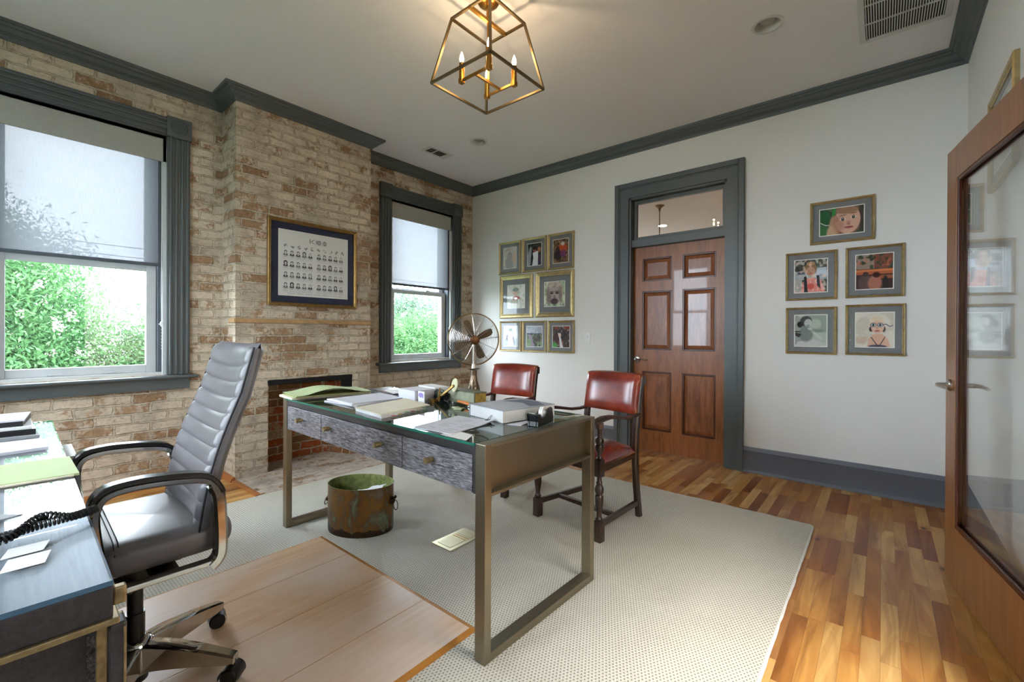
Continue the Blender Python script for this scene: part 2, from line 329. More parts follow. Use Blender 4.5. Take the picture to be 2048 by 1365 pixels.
# ------------------------------------------------------------------ mesh helpers
class MB:
    def __init__(s): s.v = []; s.f = []; s.mi = []; s.cm = 0; s.T = None
    def add(s, vs, fs):
        o = len(s.v)
        if s.T is not None: vs = [s.T @ Vector(v) for v in vs]
        s.v += [tuple(v) for v in vs]; s.f += [tuple(i+o for i in f) for f in fs]; s.mi += [s.cm]*len(fs); return s
    def box(s, a, b, ch=0.0):
        x0, y0, z0 = (min(a[i], b[i]) for i in range(3)); x1, y1, z1 = (max(a[i], b[i]) for i in range(3))
        if ch <= 0:
            return s.add([(x0, y0, z0), (x1, y0, z0), (x1, y1, z0), (x0, y1, z0), (x0, y0, z1), (x1, y0, z1), (x1, y1, z1), (x0, y1, z1)],
                         [(0, 3, 2, 1), (4, 5, 6, 7), (0, 1, 5, 4), (1, 2, 6, 5), (2, 3, 7, 6), (3, 0, 4, 7)])
        bm = bmesh.new(); vs = [bm.verts.new(p) for p in [(x0, y0, z0), (x1, y0, z0), (x1, y1, z0), (x0, y1, z0), (x0, y0, z1), (x1, y0, z1), (x1, y1, z1), (x0, y1, z1)]]
        for f in [(0, 3, 2, 1), (4, 5, 6, 7), (0, 1, 5, 4), (1, 2, 6, 5), (2, 3, 7, 6), (3, 0, 4, 7)]: bm.faces.new([vs[i] for i in f])
        bmesh.ops.bevel(bm, geom=bm.edges[:], offset=ch, segments=2, profile=.5, affect='EDGES')
        bm.verts.index_update()
        s.add([v.co.copy() for v in bm.verts], [[v.index for v in f.verts] for f in bm.faces]); bm.free(); return s
    def prism(s, poly, h0, h1, axis=2):
        """poly: 2D outline; extruded from h0 to h1 along axis (x:0, y:1, z:2)"""
        def P(p, h): return (h, p[0], p[1]) if axis == 0 else ((p[0], h, p[1]) if axis == 1 else (p[0], p[1], h))
        n = len(poly); vs = [P(p, h0) for p in poly]+[P(p, h1) for p in poly]
        return s.add(vs, [tuple(range(n-1, -1, -1)), tuple(range(n, 2*n))]+[(i, (i+1) % n, n+(i+1) % n, n+i) for i in range(n)])
    def tube(s, pts, r, n=10, closed=False, caps=True, flat=None):
        pts = [Vector(p) for p in pts]; m = len(pts); rs = r if isinstance(r, (list, tuple)) else [r]*m
        vs = []; fs = []; prev = None
        for i, p in enumerate(pts):
            a = pts[(i-1) % m] if (closed or i > 0) else p; b = pts[(i+1) % m] if (closed or i < m-1) else p
            t = (b-a).normalized()
            if prev is None:
                ref = Vector((0, 0, 1)) if abs(t.z) < .9 else Vector((1, 0, 0)); nx = t.cross(ref).normalized()
            else: nx = (prev-t*prev.dot(t)).normalized()
            prev = nx; ny = t.cross(nx); ka, kb = flat or (1, 1)
            for j in range(n):
                q = 2*pi*j/n; vs.append(p+nx*cos(q)*rs[i]*ka+ny*sin(q)*rs[i]*kb)
        for i in range(m if closed else m-1):
            for j in range(n): fs.append((i*n+j, i*n+(j+1) % n, ((i+1) % m)*n+(j+1) % n, ((i+1) % m)*n+j))
        if caps and not closed: fs += [tuple(range(n-1, -1, -1)), tuple((m-1)*n+j for j in range(n))]
        return s.add(vs, fs)
    def lathe(s, prof, n=20, c=(0, 0, 0), sx=1, sy=1, rot=0, cap=True):
        vs = []; fs = []; m = len(prof)
        for r, z in prof:
            for j in range(n):
                a = 2*pi*j/n; x = r*cos(a)*sx; y = r*sin(a)*sy
                vs.append((c[0]+x*cos(rot)-y*sin(rot), c[1]+x*sin(rot)+y*cos(rot), c[2]+z))
        for i in range(m-1):
            for j in range(n): fs.append((i*n+j, i*n+(j+1) % n, (i+1)*n+(j+1) % n, (i+1)*n+j))
        if cap: fs += [tuple(range(n-1, -1, -1)), tuple((m-1)*n+j for j in range(n))]
        return s.add(vs, fs)
    def ribbon(s, pts, B, w, t):
        """flat bar: planar path, width w along B, thickness t in the plane"""
        pts = [Vector(p) for p in pts]; B = Vector(B).normalized(); vs = []; fs = []
        if len(pts) > 4:   # smooth the path
            fine = []
            for i in range(len(pts)-1):
                p0, p1, p2, p3 = pts[max(0, i-1)], pts[i], pts[i+1], pts[min(len(pts)-1, i+2)]
                for k in range(3): u = k/3; fine.append(.5*((2*p1)+(-p0+p2)*u+(2*p0-5*p1+4*p2-p3)*u*u+(-p0+3*p1-3*p2+p3)*u**3))
            pts = fine+[pts[-1]]
        m = len(pts); ch = min(w, t)*.22
        sec = [(-w/2+ch, -t/2), (w/2-ch, -t/2), (w/2, -t/2+ch), (w/2, t/2-ch), (w/2-ch, t/2), (-w/2+ch, t/2), (-w/2, t/2-ch), (-w/2, -t/2+ch)]
        for i, p in enumerate(pts):
            d1 = (pts[i]-pts[i-1]).normalized() if i > 0 else (pts[1]-pts[0]).normalized()
            d2 = (pts[i+1]-pts[i]).normalized() if i < m-1 else d1
            tt = (d1+d2).normalized(); N = tt.cross(B).normalized(); k = 1/max(.5, tt.dot(d1))
            for a, b in sec: vs.append(p+B*a+N*b*k)
        for i in range(m-1):
            for j in range(8): fs.append((i*8+j, i*8+(j+1) % 8, (i+1)*8+(j+1) % 8, (i+1)*8+j))
        fs += [tuple(range(7, -1, -1)), tuple((m-1)*8+j for j in range(8))]
        return s.add(vs, fs)
    def grid(s, P, nu, nv, closed_u=False):
        vs = [P(i, j) for j in range(nv) for i in range(nu)]; fs = []
        for j in range(nv-1):
            for i in range(nu if closed_u else nu-1): fs.append((j*nu+i, j*nu+(i+1) % nu, (j+1)*nu+(i+1) % nu, (j+1)*nu+i))
        return s.add(vs, fs)
    def build(s, name, mat, parent=None, smooth=False, bevel=0, sub=0, auto=True):
        me = bpy.data.meshes.new(name); me.from_pydata(s.v, [], s.f)
        for m_ in (mat if isinstance(mat, (list, tuple)) else [mat]): me.materials.append(m_)
        if isinstance(mat, (list, tuple)): me.polygons.foreach_set('material_index', s.mi)
        bm = bmesh.new(); bm.from_mesh(me); bmesh.ops.recalc_face_normals(bm, faces=bm.faces[:]); bm.to_mesh(me); bm.free()
        o = bpy.data.objects.new(name, me); COL.objects.link(o)
        if parent: o.parent = parent
        if smooth:
            me.polygons.foreach_set('use_smooth', [True]*len(me.polygons))
            me.set_sharp_from_angle(angle=radians(42))
        if bevel:
            b = o.modifiers.new('bevel', 'BEVEL'); b.width = bevel; b.segments = 2; b.limit_method = 'ANGLE'; b.angle_limit = radians(40)
        if sub:
            q = o.modifiers.new('subdivision', 'SUBSURF'); q.levels = sub; q.render_levels = sub
        return o
def ell(n, a, b, p=2.0, c=(0, 0)):
    out = []
    for i in range(n):
        t = 2*pi*i/n; ct, st = cos(t), sin(t)
        out.append((c[0]+a*math.copysign(abs(ct)**(2/p), ct), c[1]+b*math.copysign(abs(st)**(2/p), st)))
    return out
def thing(name, label, cat, loc=(0, 0, 0), rz=0, group=None):
    o = bpy.data.objects.new(name, None); o.empty_display_size = .1; COL.objects.link(o); o.location = loc; o.rotation_euler = (0, 0, rz)
    return tag(o, label, cat, group)
def tag(o, label=None, cat=None, group=None, kind=None):
    if label: o['label'] = label
    if cat: o['category'] = cat
    if group: o['group'] = group
    if kind: o['kind'] = kind
    return o
def struct(o): o['kind'] = 'structure'; return o
def copy_thing(root, loc, rz, label, group=None):
    r = root.copy(); COL.objects.link(r); r.location = loc; r.rotation_euler = (0, 0, rz); r['label'] = label
    if group: r['group'] = group
    for ch in list(root.children):
        c = ch.copy(); COL.objects.link(c); c.parent = r
        for g in list(ch.children):
            d = g.copy(); COL.objects.link(d); d.parent = c
    return r

# ------------------------------------------------------------------ room shell
WO = .26   # wall thickness
w1y = (0.0, .918); w2y = (2.93, 3.85); wz = (.845, 2.66)
def wall_with_holes(name, mat, axis, at0, at1, u0, u1, z0, z1, holes):
    """axis 'x': the wall lies in a plane of constant x (u = y); axis 'y': constant y (u = x)"""
    b = MB(); cur = u0
    def bx(a0, a1, c0, c1):
        if a1-a0 < 1e-4 or c1-c0 < 1e-4: return
        if axis == 'x': b.box((at0, a0, c0), (at1, a1, c1))
        else: b.box((a0, at0, c0), (a1, at1, c1))
    for (h0, h1, hz0, hz1) in sorted(holes):
        bx(cur, h0, z0, z1); bx(h0, h1, z0, hz0); bx(h0, h1, hz1, z1); cur = h1
    bx(cur, u1, z0, z1); return struct(b.build(name, mat))
FY0, FY1, FZ = 1.53, 2.268, .775     # firebox opening
wall_with_holes('wall_left', M['brick'], 'x', XL-WO, XL, YS-WO, YB+WO, 0, H, [(*w1y, *wz), (*w2y, *wz)])
DX0, DX1, DZ = -1.975, -1.053, 2.54
wall_with_holes('wall_back', M['wall'], 'y', YB, YB+.14, XL, XR+.2, 0, H, [(DX0, DX1, 0, DZ)])
wall_with_holes('wall_right', M['wall'], 'x', XR, XR+.2, YS-WO, YB, 0, H, [(.98, 1.95, 0, 2.1)])
w3x = (-1.11, -.18); w4x = (-3.70, -2.78); fill_w5x = (-2.41, -1.49)  # the last window is unseen, added to let in more fill daylight
wall_with_holes('wall_front', M['wall'], 'y', YS-WO, YS, XL, XR, 0, H, [(*w3x, *wz), (*w4x, *wz), (*fill_w5x, *wz)])
b = MB(); b.box((XL-WO, YS-WO, -.12), (XR+2.2, YB+3.2, 0)); struct(b.build('floor', M['floor']))
b = MB(); b.box((XL-WO, YS-WO, H), (XR+2.2, YB+3.2, H+.12)); struct(b.build('ceiling', M['ceiling']))
# chimney breast with its firebox
b = MB()
b.box((XL, YC0, 0), (XC, FY0, H)); b.box((XL, FY1, 0), (XC, YC1, H)); b.box((XL, FY0, FZ), (XC, FY1, H))
o = struct(b.build('wall_chimney', M['brick']))
b = MB(); b.box((XL+.001, FY0, 0), (XL+.02, FY1, FZ)); b.box((XL+.02, FY0, 0), (XC-.02, FY0+.012, FZ)); b.prism([(XL+.02, FY1-.10), (XC-.03, FY1-.012), (XC-.03, FY1), (XL+.02, FY1)], 0, FZ, 2)
b.box((XL+.02, FY0, FZ-.012), (XC-.02, FY1, FZ)); struct(b.build('wall_firebox', M['firebrick']))
b = MB(); b.box((XC-.11, FY0-.004, FZ-.045), (XC+.003, FY1+.02, FZ))
b.box((XC-.02, FY1-.09, FZ-.12), (XC+.002, FY1+.018, FZ-.04)); tag(b.build('fireplace_lintel', M['soot'], bevel=.006), 'soot-blackened iron lintel over the brick fireplace opening', 'lintel')
b = MB(); b.box((XC-.05, YC0-.012, 1.246), (XC+.022, YC1+.008, 1.283)); b.box((XC-.11, YC0-.016, 1.246), (XC+.02, YC0, 1.283))
struct(b.build('trim_ledge', M['ledge'], bevel=.006))
b = MB(); b.box((XL+.02, FY0, 0), (XC, FY1, .014)); b.box((XC, YC0+.01, 0), (-3.405, 2.47, .012)); tag(b.build('brick_hearth', M['brick_low']), 'pale whitewashed brick hearth slab set flush in the wood floor', 'hearth')
b = MB(); b.box((XC, YC0-.022, 0), (-3.405, YC0+.01, .014)); b.box((-3.405, YC0-.022, 0), (-3.39, 2.49, .010)); b.box((XC, 2.47, 0), (-3.405, 2.50, .014)); struct(b.build('trim_hearth', M['mahog']))
# quarter round shoe moulding by the chimney
def quarter(b, p0, p1, nrm, r=.035):
    n = 6; vs = []; d = Vector(nrm)
    for p in (p0, p1):
        p = Vector(p); vs.append(p)
        for i in range(n+1):
            a = pi/2*i/n; vs.append(p+d*r*cos(a)+Vector((0, 0, r*sin(a))))
    m = n+2; b.add(vs, [tuple(range(m)), tuple(range(2*m-1, m-1, -1))]+[(i, m+i, m+(i+1) % m, (i+1) % m) for i in range(m)])
b = MB(); quarter(b, (XL, YC0, 0), (XC+.006, YC0, 0), (0, -1, 0)); quarter(b, (XL, YS, 0), (XL, YC0, 0), (1, 0, 0)); struct(b.build('trim_shoe', M['mahog'], smooth=True))

# mouldings swept along the walls
def sweep_wall(b, path, prof):
    """path: wall line, interior on its right; prof: (offset from wall, z)"""
    path = [Vector(p) for p in path]; m = len(path); off = []
    for i in range(m):
        ns = []
        if i > 0: d = (path[i]-path[i-1]).normalized(); ns.append(Vector((d.y, -d.x)))
        if i < m-1: d = (path[i+1]-path[i]).normalized(); ns.append(Vector((d.y, -d.x)))
        off.append(ns[0] if len(ns) == 1 else (ns[0]+ns[1])/(1+ns[0].dot(ns[1])))
    k = len(prof); vs = []
    for i in range(m):
        for d, z in prof: q = path[i]+off[i]*d; vs.append((q.x, q.y, z))
    fs = [(i*k+j, i*k+(j+1) % k, (i+1)*k+(j+1) % k, (i+1)*k+j) for i in range(m-1) for j in range(k)]
    fs += [tuple(range(k)), tuple((m-1)*k+j for j in range(k-1, -1, -1))]
    b.add(vs, fs)
PATH = [(XL, YS), (XL, YC0), (XC, YC0), (XC, YC1), (XL, YC1), (XL, YB), (XR, YB), (XR, YS)]
cz = H-.094
prof = [(0, cz), (.012, cz), (.014, cz+.010), (.02, cz+.014), (.022, cz+.021), (.03, cz+.024)]
for i in range(7):
    a = i/6; prof.append((.034+.046*a, cz+.030+.030*a+.006*sin(a*pi*2)*-1))
prof += [(.086, cz+.068), (.088, cz+.073), (.1, cz+.075), (.103, cz+.094), (0, cz+.094)]
b = MB(); sweep_wall(b, PATH, prof); struct(b.build('trim_crown', M['trim'], smooth=True))
bp = [(0, 0), (.03, 0), (.03, .006), (.027, .02), (.02, .026), (.02, .178), (.024, .184), (.022, .192), (.012, .2), (.010, .212), (0, .214)]
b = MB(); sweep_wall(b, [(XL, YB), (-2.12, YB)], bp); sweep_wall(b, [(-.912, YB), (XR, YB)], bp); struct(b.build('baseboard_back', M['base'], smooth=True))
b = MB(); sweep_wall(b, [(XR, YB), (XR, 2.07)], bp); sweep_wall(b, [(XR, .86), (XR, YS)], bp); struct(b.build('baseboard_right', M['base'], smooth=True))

# ------------------------------------------------------------------ sash windows (local: x along the wall, y outwards, z up, origin at opening corner)
def window(name, T, wd, mirror=False):
    def mk(): q = MB(); q.T = T; return q
    z0, z1 = wz; mid = 1.675
    par = mk()   # outer frame and jambs
    par.box((0, .0, z0), (.022, .24, z1)); par.box((wd-.022, .0, z0), (wd, .24, z1)); par.box((.022, .0, z1-.022), (wd-.022, .24, z1)); par.box((.022, .03, z0), (wd-.022, .26, z0+.02))
    w = struct(par.build(name, M['sash']))
    tr = mk(); tr.box((.022, .03, z0+.02), (.045, .2, z1-.022)); tr.box((wd-.045, .03, z0+.02), (wd-.022, .2, z1-.022)); tr.build('sash_track', M['track'], w)
    def sash(y0, y1, a, c, nm):
        s = mk(); st = .062
        s.box((.045, y0, a), (.045+st, y1, c), .004); s.box((wd-.045-st, y0, a), (wd-.045, y1, c), .004)
        s.box((.045+st, y0, a), (wd-.045-st, y1, a+.058), .004); s.box((.045+st, y0, c-.045), (wd-.045-st, y1, c), .004)
        so = s.build(nm, M['sash'], w)
        g = mk(); g.box((.045+st, (y0+y1)/2-.002, a+.058), (wd-.045-st, (y0+y1)/2+.002, c-.045)); g.build('pane', M['glass'], so)
        return so
    lo = sash(.075, .115, z0+.02, mid, 'lower_sash'); sash(.125, .165, mid-.04, z1-.022, 'upper_sash')
    l = mk(); l.box((wd*.32, .062, z0+.028), (wd*.32+.07, .076, z0+.038), .002); l.box((wd*.62, .062, z0+.028), (wd*.62+.07, .076, z0+.038), .002); l.box((wd*.6, .06, mid-.005), (wd*.6+.06, .09, mid+.014), .003); l.build('sash_lift', M['sash'], lo)
    # fluted casing with corner blocks
    cw = .145
    for x0 in (-cw, wd):
        c = mk(); c.box((x0, -.022, z0), (x0+cw, 0, z1))
        for k in (.012, .048, .084, .118):
            c.box((x0+k, -.034, z0), (x0+k+.016, -.02, z1), .004)
        c.build('side_casing', M['trim'], w)
        r = mk(); r.box((x0-.006, -.042, z1), (x0+cw+.006, 0, z1+.155), .004)
        ro = r.build('corner_block', M['trim'], w)
        q = mk(); cx, cy = x0+cw/2, z1+.078; vs = []; n = 28
        pr = [(.056, 0), (.056, .006), (.05, .008), (.045, .002), (.038, .002), (.034, .008), (.027, .009), (.022, .003), (.014, .003), (.010, .009), (.004, .012)]
        for rr, dd in pr:
            for j in range(n): vs.append((cx+rr*cos(2*pi*j/n), -.042-dd, cy+rr*sin(2*pi*j/n)))
        fs = [(i*n+j, i*n+(j+1) % n, (i+1)*n+(j+1) % n, (i+1)*n+j) for i in range(len(pr)-1) for j in range(n)]+[tuple((len(pr)-1)*n+j for j in range(n))]
        q.add(vs, fs); q.build('rosette', M['trim'], ro, smooth=True)
    h = mk(); h.box((0, -.022, z1), (wd, 0, z1+.145))
    for k in (.012, .048, .084, .118): h.box((0, -.034, z1+k), (wd, -.02, z1+k+.016), .004)
    h.build('head_casing', M['trim'], w)
    st = mk()
    pr = [(.06, z0-.03), (.06, z0-.004), (-.06, z0-.004)]+[(-.062-.014*sin(pi*i/6), z0-.017+.013*cos(pi*i/6)) for i in range(7)]+[(-.06, z0-.03)]
    n = len(pr); vs = [(-cw-.04, p[0], p[1]) for p in pr]+[(wd+cw+.04, p[0], p[1]) for p in pr]
    st.add(vs, [tuple(range(n)), tuple(range(2*n-1, n-1, -1))]+[(i, (i+1) % n, n+(i+1) % n, n+i) for i in range(n)]); st.build('stool', M['trim'], w, smooth=True)
    a = mk(); a.box((-cw, -.024, z0-.11), (wd+cw, 0, z0-.03), .003); a.box((-cw, -.03, z0-.112), (wd+cw, 0, z0-.10), .003); a.build('apron', M['trim'], w)
    return w
def roller_shade(T, wd, bot, label, chain_x):
    def mk(): q = MB(); q.T = inv@T; return q
    p = T @ Vector((wd/2, .03, wz[1])); inv = Matrix.Translation(-p)
    t = thing('roller_shade', label, 'window shade', p, 0, None)
    f = mk(); f.add([(.004, .031, bot+.02), (wd-.028, .031, bot+.02), (wd-.028, .031, wz[1]-.10), (.004, .031, wz[1]-.10)], [(0, 1, 2, 3)]); f.build('shade_fabric', M['shade'], t)
    v = mk(); v.box((.002, .0, wz[1]-.195), (wd-.002, .012, wz[1])); v.box((.002, .012, wz[1]-.03), (wd-.002, .06, wz[1])); v.build('fascia', M['valance'], t)
    rt = mk(); rt.tube([(T.inverted() @ p).lerp(Vector((x, .045, wz[1]-.08)), 1) for x in (.01, wd-.01)], .028, 14); rt.build('roller_tube', M['valance'], t, smooth=True)
    r = mk(); r.box((.004, .022, bot), (wd-.028, .040, bot+.024), .004); r.build('bottom_bar', M['track'], t)
    c = mk()
    for s in (-.004, .004):
        c.tube([(chain_x+s, .012, wz[1]-.19), (chain_x+s+.001, .012, 1.9), (chain_x+s*1.5, .012, 1.5), (chain_x+s, .012, 1.24)], .0022, 6)
    for k in range(60):
        z = wz[1]-.2-k*.024; c.lathe([(.0005, -.003), (.0032, 0), (.0005, .003)], 6, (chain_x-.004, .012, z)); c.lathe([(.0005, -.003), (.0032, 0), (.0005, .003)], 6, (chain_x+.004, .012, z+.012))
    c.build('bead_chain', M['white'], t)
    h = mk(); h.box((chain_x-.012, .004, 1.215), (chain_x+.012, .02, 1.25), .006); h.box((chain_x-.02, .008, 1.225), (chain_x+.02, .014, 1.235), .002); h.build('chain_holder', M['white'], t, smooth=True)
    return t
# local -> world for the left wall: x -> +Y, y(outwards) -> -X
TL = lambda y0: Matrix(((0, -1, 0, XL), (1, 0, 0, y0), (0, 0, 1, 0), (0, 0, 0, 1)))
TS = lambda x0: Matrix(((1, 0, 0, x0), (0, -1, 0, YS), (0, 0, 1, 0), (0, 0, 0, 1)))
window('window_1', TL(w1y[0]), .918); window('window_2', TL(w2y[0]), .92)
window('window_3', TS(w3x[0]), .93); window('window_4', TS(w4x[0]), .92); window('window_5_fill', TS(fill_w5x[0]), .92)
roller_shade(TL(w1y[0]), .918, 1.668, 'half-lowered grey screen shade in the large window beside the swivel chair', .895)
roller_shade(TS(w3x[0]), .93, 1.70, 'grey screen shade of the front window, mirrored in the picture glass', .9)
roller_shade(TL(w2y[0]), .92, 1.712, 'half-lowered grey screen shade in the narrow window behind the desk fan', .895)

# ------------------------------------------------------------------ six panel door with transom
b = MB()
# casing: outer band, inner flat, on the back wall
def casing(b, x0, x1, z1, y, prot=1):
    for xa, xb in ((x0, x0+.045), (x1-.045, x1)): b.box((xa, y-.034*prot, 0), (xb, y, z1), .004)
    b.box((x0+.045, y-.034, z1-.045), (x1-.045, y, z1), .004)
    for xa, xb in ((x0+.045, x0+.058), (x1-.058, x1-.045)): b.box((xa, y-.026, 0), (xb, y, z1-.045), .004)
    b.box((x0+.058, y-.026, z1-.058), (x1-.058, y, z1-.045), .004)
    for xa, xb in ((x0+.058, DX0), (DX1, x1-.058)): b.box((xa, y-.018, 0), (xb, y, z1-.058))
    b.box((DX0, y-.018, DZ), (DX1, y, z1-.058))
casing(b, -2.12, -.912, 2.69, YB)
struct(b.build('trim_door_casing', M['trim']))
b = MB()
b.box((DX0, YB, 0), (DX0+.02, YB+.16, DZ)); b.box((DX1-.02, YB, 0), (DX1, YB+.16, DZ)); b.box((DX0, YB, DZ-.02), (DX1, YB+.16, DZ)); b.box((DX0, YB+.02, 2.045), (DX1, YB+.16, 2.12), .004)
b.box((DX0+.02, YB+.06, 2.12), (DX0+.055, YB+.10, DZ-.02), .004); b.box((DX1-.055, YB+.06, 2.12), (DX1-.02, YB+.10, DZ-.02), .004); b.box((DX0+.055, YB+.06, 2.12), (DX1-.055, YB+.10, 2.15), .004); b.box((DX0+.055, YB+.06, DZ-.055), (DX1-.055, YB+.10, DZ-.02), .004)
tf = struct(b.build('trim_transom', M['trim'])); b = MB(); b.box((DX0+.055, YB+.078, 2.15), (DX1-.055, YB+.082, DZ-.055)); b.build('transom_glass', M['glass'], tf)
dx0, dx1 = DX0+.022, DX1-.022; dy = YB+.075
def panel_door():
    cols = [(-1.862, -1.565), (-1.463, -1.162)]; rows = [(.215, .80), (1.015, 1.60), (1.70, 1.93)]
    b = MB(); z1 = 2.042
    xs = [dx0, cols[0][0], cols[0][1], cols[1][0], cols[1][1], dx1]; zs = [.008, rows[0][0], rows[0][1], rows[1][0], rows[1][1], rows[2][0], rows[2][1], z1]
    for i in range(5):
        for j in range(7):
            hole = i in (1, 3) and j in (1, 3, 5)
            b.box((xs[i], dy+(.02 if hole else 0), zs[j]), (xs[i+1], dy+.04, zs[j+1]))
    d = struct(b.build('door_1', M['doorwood']))
    for (x0, x1) in cols:
        for (a, c) in rows:
            m = MB(); t = .016
            for k0, k1, yy in ((0, t, dy+.003),):
                m.box((x0, yy, a), (x0+t, dy+.02, c), .003); m.box((x1-t, yy, a), (x1, dy+.02, c), .003); m.box((x0+t, yy, a), (x1-t, dy+.02, a+t), .003); m.box((x0+t, yy, c-t), (x1-t, dy+.02, c), .003)
            m.build('panel_moulding', M['doordark'], d)
            q = MB(); e = .02; i2 = .05
            o = [(x0+t, a+t), (x1-t, a+t), (x1-t, c-t), (x0+t, c-t)]; p = [(x0+i2, a+i2), (x1-i2, a+i2), (x1-i2, c-i2), (x0+i2, c-i2)]
            q.add([(u, dy+.0195, v) for u, v in o]+[(u, dy+.008, v) for u, v in p], [(0, 1, 5, 4), (1, 2, 6, 5), (2, 3, 7, 6), (3, 0, 4, 7), (4, 5, 6, 7)]); q.build('raised_panel', M['doorpanel'], d)
    h = MB(); c = (-1.915, dy, .919)
    vs_T = Matrix.Translation(c) @ Matrix.Rotation(pi/2, 4, 'X'); h.T = vs_T
    h.lathe([(.033, 0), (.033, .008), (.028, .013), (.012, .014), (.011, .05), (.008, .056)], 20); h.T = None
    h.tube([(c[0], c[1]-.045, c[2]), (c[0]+.03, c[1]-.05, c[2]), (c[0]+.075, c[1]-.05, c[2]-.002), (c[0]+.115, c[1]-.047, c[2]-.006)], [.010, .0095, .009, .007], 10, flat=(1, .75))
    h.build('door_handle', M['nickel'], d, smooth=True)
    return d
panel_door()
# hall beyond the transom
HC = 2.72
b = MB(); b.box((DX0-1.4, YB+3.0, 0), (DX1+1.2, YB+3.1, H)); b.box((DX0-1.5, YB+.141, 0), (DX0-1.4, YB+3.1, H)); b.box((DX1+1.2, YB+.141, 0), (DX1+1.3, YB+3.1, H)); struct(b.build('wall_hall', M['wall']))
b = MB(); b.box((DX0-1.4, YB+.141, HC), (DX1+1.2, YB+3.0, HC+.04)); struct(b.build('ceiling_hall', M['ceiling']))
b = MB(); b.lathe([(.055, HC), (.055, HC-.004), (.045, HC-.012), (.022, HC-.03), (.014, HC-.05), (.006, HC-.08)][::-1], 20, (-2.07, 5.25, 0)); b.tube([(-2.07, 5.25, HC-.07), (-2.07, 5.25, HC-.75)], .006, 8)
tag(b.build('hall_pendant', M['cage'], smooth=True), 'thin rod pendant with bell canopy seen through the transom glass', 'pendant light')
t = thing('recessed_light', 'lit round recessed light seen through the transom above the wooden door', 'ceiling light', (-2.42, 6.25, HC-.001))
b = MB(); b.lathe([(.058, -.002), (.082, -.003), (.085, 0)], 24, cap=False); b.build('trim_ring', M['canlight'], t, smooth=True)
b = MB(); b.lathe([(.001, -.0025), (.058, -.0025)], 24, cap=False); b.build('lens', M['litcan'], t)
ld = bpy.data.lights.new('hall_lamp_light', 'AREA'); ld.shape = 'DISK'; ld.size = .12; ld.energy = 9; ld.color = (1, .95, .88); lo = bpy.data.objects.new('hall_lamp_light', ld); COL.objects.link(lo); lo.location = (-2.42, 6.25, HC-.01)

# side hall beyond the open doorway in the right wall
b = MB(); b.box((XR+1.9, -.2, 0), (XR+2.0, 3.0, H)); b.box((XR+.2, -.3, 0), (XR+2.0, -.2, H)); b.box((XR+.2, 3.0, 0), (XR+2.0, 3.1, H)); struct(b.build('wall_side_hall', M['wall']))
b = MB()
for y0, y1 in ((.87, .98), (1.95, 2.06)): b.box((XR-.022, y0, 0), (XR, y1, 2.21), .004)
b.box((XR-.022, .98, 2.1), (XR, 1.95, 2.21), .004)
b.box((XR, .98, 0), (XR+.2, 1.0, 2.1)); b.box((XR, 1.93, 0), (XR+.2, 1.95, 2.1)); b.box((XR, 1.0, 2.08), (XR+.2, 1.93, 2.1)); struct(b.build('trim_doorway', M['trim']))
ld = bpy.data.lights.new('side_hall_fill_light', 'AREA'); ld.shape = 'RECTANGLE'; ld.size = .5; ld.size_y = 1.6; ld.energy = 60; ld.color = (1, .97, .93); lo = bpy.data.objects.new('side_hall_fill_light', ld); COL.objects.link(lo); lo.location = (XR+1.0, 1.4, H-.03)  # unseen lamp, added to brighten the room through the doorway
# glazed door, standing open along the right wall
def glazed_door():
    A = Vector((.237, 3.0, 0)); Bp = Vector((.400, 2.035, 0)); d = (Bp-A); L = d.length; d.normalize(); n = Vector((-d.y, d.x, 0)) # n points to +x side
    T = Matrix(((d.x, n.x, 0, A.x), (d.y, n.y, 0, A.y), (0, 0, 1, 0), (0, 0, 0, 1))); th = .044; z0, z1 = .012, 2.05; st = .125
    def mk(): q = MB(); q.T = T; return q
    b = mk(); b.box((0, 0, z0), (st, th, z1), .002); b.box((L-st, 0, z0), (L, th, z1), .002); b.box((st, 0, z0), (L-st, th, .29)); b.box((st, 0, 1.90), (L-st, th, z1))
    dr = struct(b.build('door_2', M['gdoor']))
    m = mk()
    for a, c in ((0.002, .014), (th-.014, th-.002)):
        m.box((st, a, .29), (st+.016, c, 1.90), .003); m.box((L-st-.016, a, .29), (L-st, c, 1.90), .003); m.box((st+.016, a, .29), (L-st-.016, c, .306), .003); m.box((st+.016, a, 1.884), (L-st-.016, c, 1.90), .003)
    m.build('glazing_bead', M['doordark'], dr)
    g = mk(); g.box((st+.002, th/2-.003, .292), (L-st-.002, th/2+.003, 1.898)); g.build('pane', M['doorglass'], dr)
    h = mk(); c = (.065, .94)
    for s, y0 in ((-1, 0), (1, th)):
        T2 = T @ Matrix.Translation((c[0], y0, c[1])) @ Matrix.Rotation(pi/2*(1 if s < 0 else -1), 4, 'X'); h.T = T2
        h.lathe([(.027, 0), (.027, .008), (.022, .012), (.011, .013), (.010, .045), (.008, .05)], 18); h.T = T
        h.tube([(c[0], y0+s*.045, c[1]), (c[0]+.03, y0+s*.052, c[1]), (c[0]+.08, y0+s*.052, c[1]-.002), (c[0]+.115, y0+s*.048, c[1]-.004)], [.0095, .009, .008, .0065], 10)
    h.build('door_handle', M['nickel'], dr, smooth=True)
    hg = mk()
    for z in (.25, 1.05, 1.85): hg.tube([(L+.004, th+.002, z-.045), (L+.004, th+.002, z+.045)], .006, 8)
    hg.build('hinge', M['nickel'], dr, smooth=True)
glazed_door()

